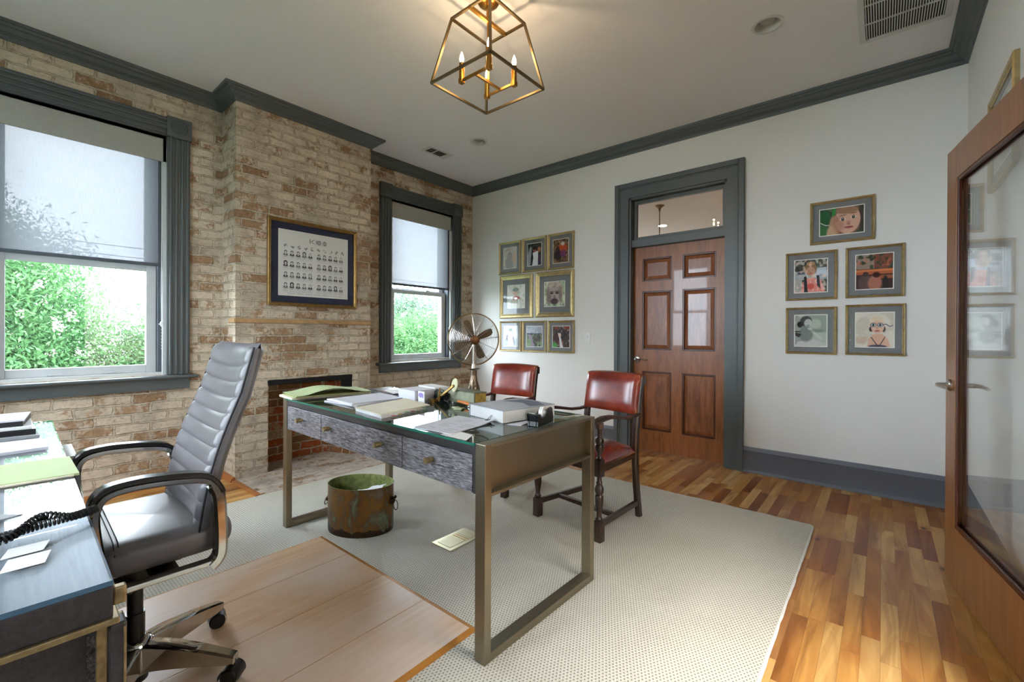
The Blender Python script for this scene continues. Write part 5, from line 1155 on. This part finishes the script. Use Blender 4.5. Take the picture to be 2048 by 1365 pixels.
# ------------------------------------------------------------------ things on the desk
def at_desk(x, y, dz=0): return Vector((x, y, DZT+dz))
def sheet(name, label, cat, pts, z, mat, th=.0012, curl=0, group=None, name2=None):
    """a thin stack of paper whose outline is given by four world corners"""
    c = sum((Vector((*p, 0)) for p in pts), Vector())/4; c.z = z; b = MB(); n = 9
    A, B_, C_, D_ = [Vector((*p, 0))-Vector((c.x, c.y, 0)) for p in pts]
    top = []
    for k, zz in ((0, 0), (1, th)):
        for j in range(n):
            for i in range(n):
                u, v = i/(n-1), j/(n-1); q = (A*(1-u)+B_*u)*(1-v)+(D_*(1-u)+C_*u)*v; lift = curl*max(0, (u*v)-.5)**2*4
                top.append((q.x, q.y, zz+(lift if k else lift*.9)))
    N = n*n; fs = []
    for j in range(n-1):
        for i in range(n-1): a = j*n+i; fs.append((a, a+n, a+n+1, a+1)); fs.append((N+a, N+a+1, N+a+n+1, N+a+n))
    rim = [i for i in range(n)]+[j*n+n-1 for j in range(1, n)]+[(n-1)*n+i for i in range(n-2, -1, -1)]+[j*n for j in range(n-2, 0, -1)]
    for i in range(len(rim)): a, d = rim[i], rim[(i+1) % len(rim)]; fs.append((a, d, N+d, N+a))
    b.add(top, fs); t = thing(name, label, cat, c, 0, group); b.build(name2 or 'sheet', mat, t); return t
def extra(t, pts, z, th, mat, nm):
    """one more layer of the same stack, as a part"""
    b = MB(); o = t.location; P_ = [(p[0]-o.x, p[1]-o.y) for p in pts]; b.prism(P_, z-o.z, z-o.z+th, 2); return b.build(nm, mat, t)
Z = DZT
# green folders at the far corner
t = sheet('file_folder', 'pale green file folders piled at the desk corner by the fireplace', 'folder', [(-2.60, 1.150), (-2.80, 1.165), (-2.79, 1.64), (-2.50, 1.60)], Z, M['manila'], .012, 0, name2='lower_folder')
extra(t, [(-2.57, 1.16), (-2.79, 1.18), (-2.77, 1.62), (-2.49, 1.58)], Z+.012, .006, M['green2'], 'middle_folder')
b = MB(); n = 14; vs = []
for k in (0, 1):
    for j in range(n):
        v = j/(n-1); rise = .034*sin(pi*min(1, v*1.05))**2*(1 if v > .2 else v/.2)
        for i in range(5):
            u = i/4; A = Vector((-2.575, 1.165, 0)).lerp(Vector((-2.84, 1.2, 0)), u); B_ = Vector((-2.48, 1.60, 0)).lerp(Vector((-2.76, 1.65, 0)), u); q = A.lerp(B_, v); vs.append((q.x-t.location.x, q.y-t.location.y, .019+rise*(1-.25*u)+k*.0015))
N = n*5; fs = []
for j in range(n-1):
    for i in range(4): a = j*5+i; fs += [(a, a+1, a+6, a+5), (N+a, N+a+5, N+a+6, N+a+1)]
rim = [i for i in range(5)]+[j*5+4 for j in range(1, n)]+[(n-1)*5+i for i in range(3, -1, -1)]+[j*5 for j in range(n-2, 0, -1)]
for i in range(len(rim)): fs.append((rim[i], N+rim[i], N+rim[(i+1) % len(rim)], rim[(i+1) % len(rim)]))
b.add(vs, fs); b.build('upper_folder', M['green'], t, smooth=True)
# papers
t = sheet('paper_stack', 'loose white papers fanned out next to the green folders', 'papers', [(-2.41, 1.245), (-2.10, 1.262), (-2.17, 1.56), (-2.44, 1.60)], Z, M['paper2'], .006, .0, name2='lower_sheets')
extra(t, [(-2.43, 1.27), (-2.13, 1.25), (-2.14, 1.54), (-2.42, 1.61)], Z+.006, .005, M['paper'], 'middle_sheets'); extra(t, [(-2.40, 1.275), (-2.14, 1.262), (-2.12, 1.57), (-2.40, 1.60)], Z+.011, .004, M['paper2'], 'upper_sheets')
t = sheet('paper_stack', 'cream folder stacked on papers with coloured tabs at the desk edge', 'papers', [(-2.01, 1.20), (-1.735, 1.165), (-1.80, 1.47), (-2.08, 1.53)], Z, M['paper'], .014, 0, name2='lower_sheets')
extra(t, [(-2.0, 1.19), (-1.75, 1.17), (-1.79, 1.49), (-2.07, 1.545)], Z+.014, .005, M['manila'], 'cream_folder')
for k in range(6):
    y = 1.22+k*.045; x = -1.742-.012*k*.9
    b = MB(); o = t.location; b.box((x-o.x, y-o.y, .005+.001*(k % 3)), (x-o.x+.014, y-o.y+.018, .0065+.001*(k % 3))); b.build('index_tab', plain('tab_colour', [(226, 120, 110), (226, 190, 90), (120, 190, 110)][k % 3], .6), t)
t = sheet('document', 'printed white document held with a small black binder clip', 'papers', [(-1.478, 1.143), (-1.268, 1.155), (-1.295, 1.44), (-1.52, 1.435)], Z+.001, M['paper2'], .003, .012, name2='sheets')
b = MB(); o = t.location
for k in range(9):
    for j in range(2):
        p0 = Vector((-1.455+j*.0, 1.19+k*.024, 0)); 
        if (k*3+j) % 4 == 3: continue
        w_ = .07+.05*((k*7+j*3) % 3)/2; q0 = p0+Vector((.02+j*.09, 0, 0)); b.box((q0.x-o.x, q0.y-o.y, .0032), (q0.x-o.x+w_*.6, q0.y-o.y+.0028, .0034))
b.build('typed_lines', plain('grey_print', (120, 120, 130), .8), t)
b = MB(); b.box((.055, .125, .001), (.080, .143, .010), .002); b.tube([(.060, .135, .010), (.066, .15, .022), (.062, .16, .026)], .0011, 5); b.tube([(.076, .135, .010), (.072, .15, .022), (.068, .16, .026)], .0011, 5); b.build('binder_clip', M['black'], t)
sheet('loose_sheet', 'pale sheet lying under the glass edge near the bronze desk end', 'papers', [(-1.30, 1.135), (-1.155, 1.130), (-1.20, 1.21), (-1.32, 1.22)], Z, M['paper'], .0006)
# magazines and mail at the back left
t = sheet('magazine_stack', 'dark covered magazines in a low heap behind the loose papers', 'magazines', [(-2.66, 1.665), (-2.28, 1.625), (-2.24, 1.80), (-2.60, 1.86)], Z, M['greypaper'], .006, name2='lower_magazine')
extra(t, [(-2.64, 1.67), (-2.30, 1.63), (-2.27, 1.77), (-2.58, 1.82)], Z+.006, .006, plain('dark_magazine_cover', (58, 54, 60), .3, var=.4, sc=30), 'dark_magazine')
extra(t, [(-2.55, 1.665), (-2.29, 1.635), (-2.27, 1.78), (-2.50, 1.80)], Z+.012, .005, plain('mixed_magazine_cover', (130, 110, 96), .35, var=.4, sc=40), 'colour_magazine')
extra(t, [(-2.44, 1.66), (-2.28, 1.62), (-2.24, 1.80), (-2.40, 1.84)], Z+.017, .003, M['paper'], 'letter')
# boxes
def cuboid_thing(name, label, cat, c, sx, sy, sz, rz, mat, part='body', z=None, bev=.002):
    t = thing(name, label, cat, (c[0], c[1], Z if z is None else z), rz); b = MB(); b.box((-sx/2, -sy/2, 0), (sx/2, sy/2, sz)); b.build(part, mat, t, bevel=bev); return t
t = cuboid_thing('gift_box', 'pale blue-white lidded box in front of the other box near the window', 'box', (-2.075, 1.625), .165, .13, .062, radians(-4), M['paper2'], 'body')
b = MB(); b.box((-.085, -.067, .030), (.085, .067, .066)); b.build('lid', M['paper2'], t, bevel=.002)
t = cuboid_thing('greeting_card', 'small upright card with purple flowers leaning on the pale box', 'card', (-1.955, 1.567), .062, .006, .066, radians(-6), M['paper'], 'card')
b = MB()
for k, (x, z, r) in enumerate(((-.012, .045, .012), (.002, .05, .010), (.014, .046, .011), (-.002, .038, .009), (.018, .036, .007))): b.T = Matrix.Translation((x, -.0034, z)) @ Matrix.Rotation(pi/2, 4, 'X'); b.lathe([(.0003, .0004), (r, .0002)], 12, cap=False)
b.build('purple_flowers', plain('purple_print', (140, 124, 186), .6), t)
t = cuboid_thing('stationery_box', 'flat white box behind the dark gift bag', 'box', (-2.10, 1.775), .19, .10, .068, radians(-8), M['paper'])
# dark bag with pale label
t = thing('gift_bag', 'small dark crumpled gift bag lying between the boxes and the brass stand', 'bag', (-1.945, 1.712, Z), radians(-20))
b = MB(); nu = 20
b.grid(lambda i, j: (( -.062+.12*j/8), .038*cos(2*pi*i/nu)*(1-.55*(j/8)**2)+.004*sin(i*3.1+j), .030+.029*sin(2*pi*i/nu)*(1-.25*(j/8))+.003*sin(i*2.3+j*1.7)), nu, 9, True); b.build('body', plain('dark_green_wrap', (34, 42, 42), .35, var=.4, sc=30), t, smooth=True)
b = MB(); b.add([(.01, -.036, .02), (.050, -.030, .018), (.053, -.026, .052), (.015, -.032, .056)], [(0, 1, 2, 3)]); b.build('label', plain('olive_print_label', (150, 160, 110), .6, var=.3, sc=60), t)
# old olive book
t = thing('old_book', 'thick old olive book with gilt marbled page edges, under the fan', 'book', (-1.775, 1.752, Z), radians(-10))
b = MB(); b.box((-.13, -.045, .0), (.13, .032, .006)); b.box((-.13, -.045, .066), (.13, .032, .072)); b.box((-.13, -.051, 0), (.13, -.045, .072)); b.build('cover', plain('olive_leather_cover', (104, 104, 80), .55, var=.2, sc=20), t, bevel=.002)
b = MB(); b.box((-.126, -.045, .006), (.126, .028, .066)); b.build('page_block', plain('gilt_marbled_edge', (176, 142, 62), .5, .2, var=.4, sc=50), t)
b = MB(); b.box((-.125, -.0522, .006), (.125, -.051, .066)); b.build('spine_panel', plain('worn_grey_green_spine', (146, 148, 124), .6, var=.15, sc=24), t)
# brass stand with disc
t = thing('brass_sextant', 'brass folding frame with an ivory disc on the desk behind the knife', 'ornament', (-1.880, 1.665, Z), radians(-18))
b = MB()
def flatbar(b, p, q, w, th): 
    p, q = Vector(p), Vector(q); d = (q-p).normalized(); n1 = d.cross(Vector((0, 1, 0))).normalized(); n2 = Vector((0, 1, 0)); vs = [r+n1*i*w+n2*j*th for r in (p, q) for i, j in ((-1, -1), (1, -1), (1, 1), (-1, 1))]
    b.add(vs, [(0, 1, 2, 3), (7, 6, 5, 4)]+[(i, (i+1) % 4, 4+(i+1) % 4, 4+i) for i in range(4)])
flatbar(b, (-.055, -.03, .004), (.085, .02, .102), .006, .005); flatbar(b, (-.06, .0, .072), (.02, -.04, .010), .005, .004); b.box((-.085, -.06, 0), (-.03, -.045, .018)); b.build('frame', plain('old_brass_patina', (150, 120, 62), .4, .7, var=.3, sc=40), t)
b = MB(); b.T = Matrix.Translation((.03, .055, .098)) @ Matrix.Rotation(radians(82), 4, 'X'); b.lathe([(.0005, 0), (.036, 0), (.038, .002), (.038, .006), (.0005, .007)], 28); b.build('disc', plain('ivory_disc', (206, 202, 160), .5, var=.1, sc=30), t, smooth=True)
b = MB(); b.tube([(.03+.046*cos(radians(a)), .045, .086+.052*sin(radians(a))) for a in range(95, 200, 15)], .003, 8); b.build('hoop', plain('old_brass_hoop', (120, 96, 54), .4, .7), t, smooth=True)
# knife on rest
t = thing('letter_knife', 'folding knife with orange wooden handle lying in front of the old book', 'knife', (-1.745, 1.665, Z), radians(-14))
b = MB(); b.tube([(-.03, 0, .018), (.02, 0, .020), (.075, 0, .018), (.10, 0, .016)], [.007, .0095, .010, .008], 12, flat=(1, .8)); b.build('handle', plain('orange_wood_handle', (206, 122, 54), .35, var=.12, sc=30), t, smooth=True)
b = MB(); b.box((-.10, -.003, .010), (-.03, .003, .026), .002); b.box((.095, -.008, .004), (.115, .008, .026), .004); b.build('bolster', plain('grey_green_metal', (120, 124, 100), .4, .5), t)
b = MB(); b.box((-.09, -.008, 0), (-.075, .008, .010), .003); b.box((.085, -.008, 0), (.10, .008, .010), .003); b.build('feet', M['nickel'], t)
t = thing('paperweight', 'small arrow shaped pale metal paperweight in front of the knife', 'paperweight', (-1.672, 1.575, Z), radians(-20))
b = MB(); b.prism([(-.035, -.02), (.02, -.02), (.02, -.032), (.045, 0), (.02, .03), (.015, .012), (-.02, .012), (-.035, .02), (-.028, 0)], 0, .008, 2); b.build('arrow', plain('pale_metal', (186, 196, 156), .35, .3), t, bevel=.002)
# white book and box near the bronze end
t = thing('white_book', 'thick white book with a grey cover picture beside the tape dispenser', 'book', (-1.345, 1.62, Z), radians(-11))
b = MB(); b.box((-.125, -.155, 0), (.125, .155, .052)); b.build('page_block', M['paper'], t, bevel=.002)
b = MB(); b.box((-.127, -.157, .052), (.127, .157, .055)); b.box((-.129, -.157, 0), (-.125, .157, .055)); b.build('cover', plain('grey_printed_cover', (168, 172, 182), .3, var=.12, sc=9), t)
b = MB(); b.prism([(-.10, .02), (.0, .06), (.10, .02), (.115, .10), (.02, .145), (-.08, .12)], .0551, .0554, 2); b.build('cover_picture', plain('slate_blue_print', (92, 98, 122), .35, var=.25, sc=14), t)
sheet('receipt', 'crumpled printed slip tucked beside the white book', 'papers', [(-1.225, 1.44), (-1.165, 1.46), (-1.18, 1.56), (-1.205, 1.56)], Z, M['paper2'], .003, .02)
# tape dispenser
t = thing('tape_dispenser', 'black desktop tape dispenser at the bronze end of the desk', 'tape dispenser', (-1.135, 1.56, Z), radians(100))
b = MB(); pr = [(-.078, 0), (.072, 0), (.074, .02), (.064, .060), (.052, .066), (.03, .063), (.022, .052), (.0, .034), (-.03, .030), (-.048, .034), (-.056, .05), (-.085, .056), (-.088, .052), (-.076, .02)]
for a, c in ((-.026, -.016), (.016, .026)): b.prism(pr, a, c, 1)
b.prism([(-.078, 0), (.072, 0), (.074, .02), (.06, .03), (-.04, .028), (-.056, .046), (-.085, .052), (-.076, .02)], -.016, .016, 1); b.build('body', M['black'], t, bevel=.002)
b = MB(); b.T = Matrix.Translation((.018, 0, .046)) @ Matrix.Rotation(pi/2, 4, 'X'); b.lathe([(.013, -.0095), (.024, -.0095), (.024, .0095), (.013, .0095), (.013, -.0095)], 26, cap=False); b.build('tape_roll', M['white'], t, smooth=True)
b = MB(); b.box((-.088, -.012, .056), (-.080, .012, .058)); b.build('cutter', M['nickel'], t)
# eyeglasses-like thin wire and magnetic clip near the back corner
t = thing('cable', 'thin pale cable curling at the back corner of the desk', 'cable', (-1.10, 1.78, Z), 0)
b = MB(); b.tube([(-.035, -.05, .003), (-.02, -.01, .003), (.0, .03, .003), (.015, .06, .003)], .0018, 6); b.build('wire', M['manila'], t, smooth=True)

# ------------------------------------------------------------------ desk fan
def fan():
    t = thing('desk_fan', 'antique bronze four blade desk fan on a twisted pedestal', 'fan', (-1.817, 1.835, Z), 0)
    hz = 1.137-Z; az = atan2(1.815, -1.797)  # direction from the camera to the fan
    F = Matrix.Translation((0, 0, hz)) @ Matrix.Rotation(radians(12), 4, 'Z') @ Matrix.Rotation(az-pi/2, 4, 'Z') @ Matrix.Rotation(radians(4), 4, 'X')   # local -y faces the room
    R = .150; bz = M['cage']
    b = MB(); b.lathe([(.040, 0), (.043, .006), (.038, .014), (.030, .022)], 24)
    n = 24; rows = 30; vs = []; 
    for j in range(rows):
        z = .02+.155*j/(rows-1); u = j/(rows-1); r = .030-.013*min(1, u*1.25)+.012*sin(pi*min(1, u*1.6))*(1-u)
        for i in range(n): a = 2*pi*i/n+u*2.6; rr = r*(1+.10*abs(sin(a*5/1-u*2.6*5+u*7))); vs.append((rr*cos(a), rr*sin(a), z))
    b.add(vs, [(j*n+i, j*n+(i+1) % n, (j+1)*n+(i+1) % n, (j+1)*n+i) for j in range(rows-1) for i in range(n)]); b.build('pedestal', plain('dark_silvered_bronze', (120, 104, 88), .3, .9, var=.3, sc=60), t, smooth=True)
    b = MB(); b.lathe([(.014, .17), (.02, .176), (.034, .183), (.036, .187), (.014, .186), (.012, .20), (.012, .212)], 18); b.tube([(0, 0, .20), (0, 0, hz-.03)], .006, 10); b.build('neck', M['nickel'], t, smooth=True)
    b = MB(); b.T = F @ Matrix.Rotation(pi/2, 4, 'X'); b.lathe([(.0005, -.085), (.02, -.083), (.034, -.07), (.036, -.045), (.03, -.02), (.012, -.018)], 22); b.build('motor', plain('bronze_motor', (96, 80, 60), .4, .8), t, smooth=True)
    b = MB(); b.T = F @ Matrix.Rotation(pi/2, 4, 'X')
    for (r, z, w) in ((R, 0.0, .0034), (R, -.012, .0016)): b.tube([(r*cos(2*pi*i/48), r*sin(2*pi*i/48), z) for i in range(48)], w, 6, closed=True)
    b.build('guard_rim', bz, t, smooth=True)
    b = MB(); b.T = F @ Matrix.Rotation(pi/2, 4, 'X')
    for s, zc in ((1, .034), (-1, -.045)):
        for k in range(12):
            a = 2*pi*k/12+.1; b.tube([((r)*cos(a), (r)*sin(a), zc*(1-(r/R)**3)) for r in (.02, .05, .09, .125, R)], .0013, 4)
        for r in np.linspace(.032, R-.008, 13): b.tube([(r*cos(2*pi*i/40), r*sin(2*pi*i/40), zc*(1-(r/R)**3)) for i in range(40)], .0008, 4, closed=True)
    b.build('wire_guard', M['nickel'], t)
    b = MB(); b.T = F @ Matrix.Rotation(pi/2, 4, 'X'); b.lathe([(.0005, .046), (.018, .045), (.026, .040), (.026, .036)], 22); b.build('badge', plain('brown_bronze_badge', (104, 66, 36), .4, .6), t, smooth=True)
    for k in range(4):
        b = MB(); a0 = radians(112+90*k); b.T = F @ Matrix.Rotation(pi/2, 4, 'X') @ Matrix.Rotation(a0, 4, 'Z')
        vs = []; nr, nw = 10, 6
        for s in (0, 1):
            for j in range(nr):
                r = .014+.106*j/(nr-1); u = j/(nr-1); w = .014+.030*sin(pi*min(1, u*.62+.05))*(1 if u < .85 else max(.35, 1-((u-.85)/.15)**2*.65))
                for i in range(nw): q = -1+2*i/(nw-1); vs.append((r, q*w*.5+.006*u, .010*q*(1-.3*u)+s*.0014))
        N = nr*nw; fs = [(j*nw+i, j*nw+i+1, (j+1)*nw+i+1, (j+1)*nw+i) for j in range(nr-1) for i in range(nw-1)]; fs += [tuple(N+x for x in f[::-1]) for f in fs]
        b.add(vs, fs); b.build('blade', plain('bronze_blade', (98, 76, 52), .4, .7, var=.1), t, smooth=True)
    b = MB(); b.T = F @ Matrix.Rotation(pi/2, 4, 'X'); b.lathe([(.0005, .012), (.016, .011), (.018, -.012)], 18); b.build('hub', bz, t, smooth=True)
fan()

# ------------------------------------------------------------------ waste bin, floor box
t = thing('waste_bin', 'oval patinated copper waste bin with ring handles under the desk', 'waste bin', (-2.385, 1.462, RZ), radians(30))
def oval(b, a, c, z, n=56, dent=.002):
    r_ = random.Random(int(z*1000)); return [(a*cos(2*pi*i/n), c*sin(2*pi*i/n), z) for i in range(n)]
b = MB(); n = 56; vs = []; A, C = .196, .146; rows = [(0, 0), (1, .003), (1, .05), (1, .1), (1, .15), (1, .2), (1, .25), (1.012, .268)]
prof = [(.90, 0), (.985, .0), (1.0, .012), (1.0, .07), (1.004, .14), (1.0, .20), (1.0, .262), (1.012, .272)]
ins = [(.985, .272), (.975, .262), (.975, .02), (.3, .018)]
for k, z in prof: vs += [(A*k*cos(2*pi*i/n), C*k*sin(2*pi*i/n), z) for i in range(n)]
b.add(vs, [(j*n+i, j*n+(i+1) % n, (j+1)*n+(i+1) % n, (j+1)*n+i) for j in range(len(prof)-1) for i in range(n)]+[tuple(range(n-1, -1, -1))]); b.build('shell', M['bin'], t, smooth=True)
b = MB(); vs = []
for k, z in [(1.012, .272)]+ins: vs += [(A*k*cos(2*pi*i/n), C*k*sin(2*pi*i/n), z+.0004) for i in range(n)]
b.add(vs, [(j*n+i, j*n+(i+1) % n, (j+1)*n+(i+1) % n, (j+1)*n+i) for j in range(4) for i in range(n)]+[tuple(4*n+i for i in range(n))]); b.build('lining', M['bin_in'], t, smooth=True)
for s in (-1, 1):
    b = MB(); c = Vector((s*A*1.0, 0, .175)); b.T = Matrix.Translation(c) @ Matrix.Rotation(s*pi/2, 4, 'Y')
    b.lathe([(.024, -.002), (.024, .004), (.017, .010), (.010, .018), (.0005, .020)], 14); b.lathe([(.008, .012), (.010, .02), (.0005, .026)], 10, (-.018, .010, 0)); b.lathe([(.008, .012), (.010, .02), (.0005, .026)], 10, (-.018, -.010, 0)); b.T = None
    h = b.build('lion_boss', plain('dark_bronze_boss', (66, 58, 46), .4, .8, var=.3, sc=80), t, smooth=True)
    b = MB(); b.tube([(c.x+s*(.018+.006*(1-cos(2*pi*i/20))), .026*sin(2*pi*i/20), c.z-.026+.026*cos(2*pi*i/20)) for i in range(20)], .0028, 7, closed=True); b.build('ring_handle', M['cage'], h, smooth=True)
tp = thing('crumpled_paper', 'white sheet of paper lying inside the copper waste bin', 'paper', (-2.36, 1.50, RZ+.185), radians(35))
b = MB(); b.grid(lambda i, j: (-.09+.03*i, -.05+.025*j, .01+.05*i/6+.006*sin(i*1.7+j*2.1)), 7, 5); b.build('sheet', M['paper'], tp)
t = thing('floor_outlet', 'pale brass floor outlet box set flush in the rug beneath the desk', 'floor outlet', (-1.831, 1.727, RZ+.0003), radians(-.5))
b = MB(); b.box((-.077, -.125, 0), (.077, .125, .005)); b.build('plate', plain('pale_brass_plate', (196, 186, 146), .4, .5, var=.05), t, bevel=.002)
for y0, y1 in ((-.102, .005), (.045, .105)):
    b = MB(); b.box((-.052, y0, .005), (.052, y1, .0064)); b.build('flip_cover', plain('pale_brass_cover', (186, 176, 138), .45, .5, var=.05), t, bevel=.001)
b = MB(); b.box((-.052, .012, .005), (.052, .017, .0062)); b.box((-.052, .030, .005), (.052, .035, .0062)); b.build('ridge', M['brass'], t)

# ------------------------------------------------------------------ things on the credenza
def cw(s, d):   # s: along the front from the near end, d: depth towards the camera side
    return Vector((CO.x, CO.y, 0))+Matrix.Rotation(CA, 3, 'Z') @ Vector((s, d, 0))
def cpts(*l): return [tuple(cw(*p)[:2]) for p in l]
z = CZT
t = sheet('notebook_stack', 'dark planners and papers stacked at the far end of the credenza', 'notebooks', cpts((1.55, .05), (1.88, .07), (1.88, .42), (1.55, .42)), z, M['greypaper'], .010, name2='grey_folder')
for zz, th, mt, nm, o in ((.010, .022, 'black', 'lower_planner', .0), (.032, .010, 'paper', 'paper_pile', .01), (.042, .020, 'black', 'upper_planner', .035), (.062, .006, 'paper2', 'top_papers', .03)):
    extra(t, cpts((1.58+o, .06+o), (1.86-o*.4, .07), (1.85, .42), (1.60+o, .42)), z+zz, th, M[mt], nm)
t = sheet('grey_folder', 'grey folder on the credenza in front of the dark planners', 'folder', cpts((1.27, .035), (1.47, .045), (1.50, .42), (1.24, .42)), z, M['paper2'], .010, name2='folder')
t = sheet('green_file', 'pale green file folder lying across the middle of the credenza', 'folder', cpts((.80, -.012), (1.06, -.006), (1.10, .42), (.83, .42)), z, M['green'], .007, name2='folder')
extra(t, cpts((.795, .0), (.82, -.005), (.845, .42), (.80, .42)), z+.0005, .004, M['manila'], 'edge_sheets')
t = sheet('grey_note', 'grey angular sheet of card lying near the coiled black cord', 'paper', cpts((.50, .10), (.62, .22), (.60, .44), (.40, .40)), z, M['greypaper'], .003, name2='card')
t = sheet('white_envelope', 'white envelope edge sticking out of the credenza front', 'envelope', cpts((1.16, -.030), (1.40, -.030), (1.40, .0), (1.16, .0)), z-.030, M['paper'], .016, name2='envelope')
for a, (s0, s1) in enumerate(((.235, .285), (.165, .225))): sheet('reflection_patch', ('first' if a == 0 else 'second')+' pale patch standing for a reflection in the credenza glass beside the cord', 'reflection', cpts((s0, .075), (s1, .065), (s1, .12), (s0, .13)), z+.0002, M['paper'], .0006)  # white sheets stand in for reflections in the glass
t = thing('coiled_cord', 'coiled black telephone cord snaking over the credenza glass', 'cord', (cw(.33, .1).x, cw(.33, .1).y, z))
o = t.location
for w in range(2):
    ctrl = [(.385, -.012-.0*w, .014), (.36, .03, .015), (.345+.01*w, .075, .016+.014*w), (.325-.02*w, .125, .015), (.30+.014*w, .185, .015+.010*w), (.275, .26, .015), (.25, .34, .015), (.23, .45, .015)]
    P_ = [cw(a, d)+Vector((0, 0, z+h)) for a, d, h in ctrl]; path = []
    for i in range(len(P_)-1):
        p0, p1, p2, p3 = P_[max(0, i-1)], P_[i], P_[i+1], P_[min(len(P_)-1, i+2)]
        for k in range(70):
            u = k/70; path.append(.5*((2*p1)+(-p0+p2)*u+(2*p0-5*p1+4*p2-p3)*u*u+(-p0+3*p1-3*p2+p3)*u**3))
    hel = []; s_ = 0
    for i in range(1, len(path)-1):
        tn = (path[i+1]-path[i-1]).normalized(); s_ += (path[i]-path[i-1]).length; n1 = tn.cross(Vector((0, 0, 1))).normalized(); n2 = tn.cross(n1); ph = s_/.0068*2*pi+w*2
        hel.append(path[i]+(n1*cos(ph)+n2*sin(ph))*.0072-o)
    b = MB(); b.tube(hel, .0025, 6); b.build('coil', M['black'], t, smooth=True)
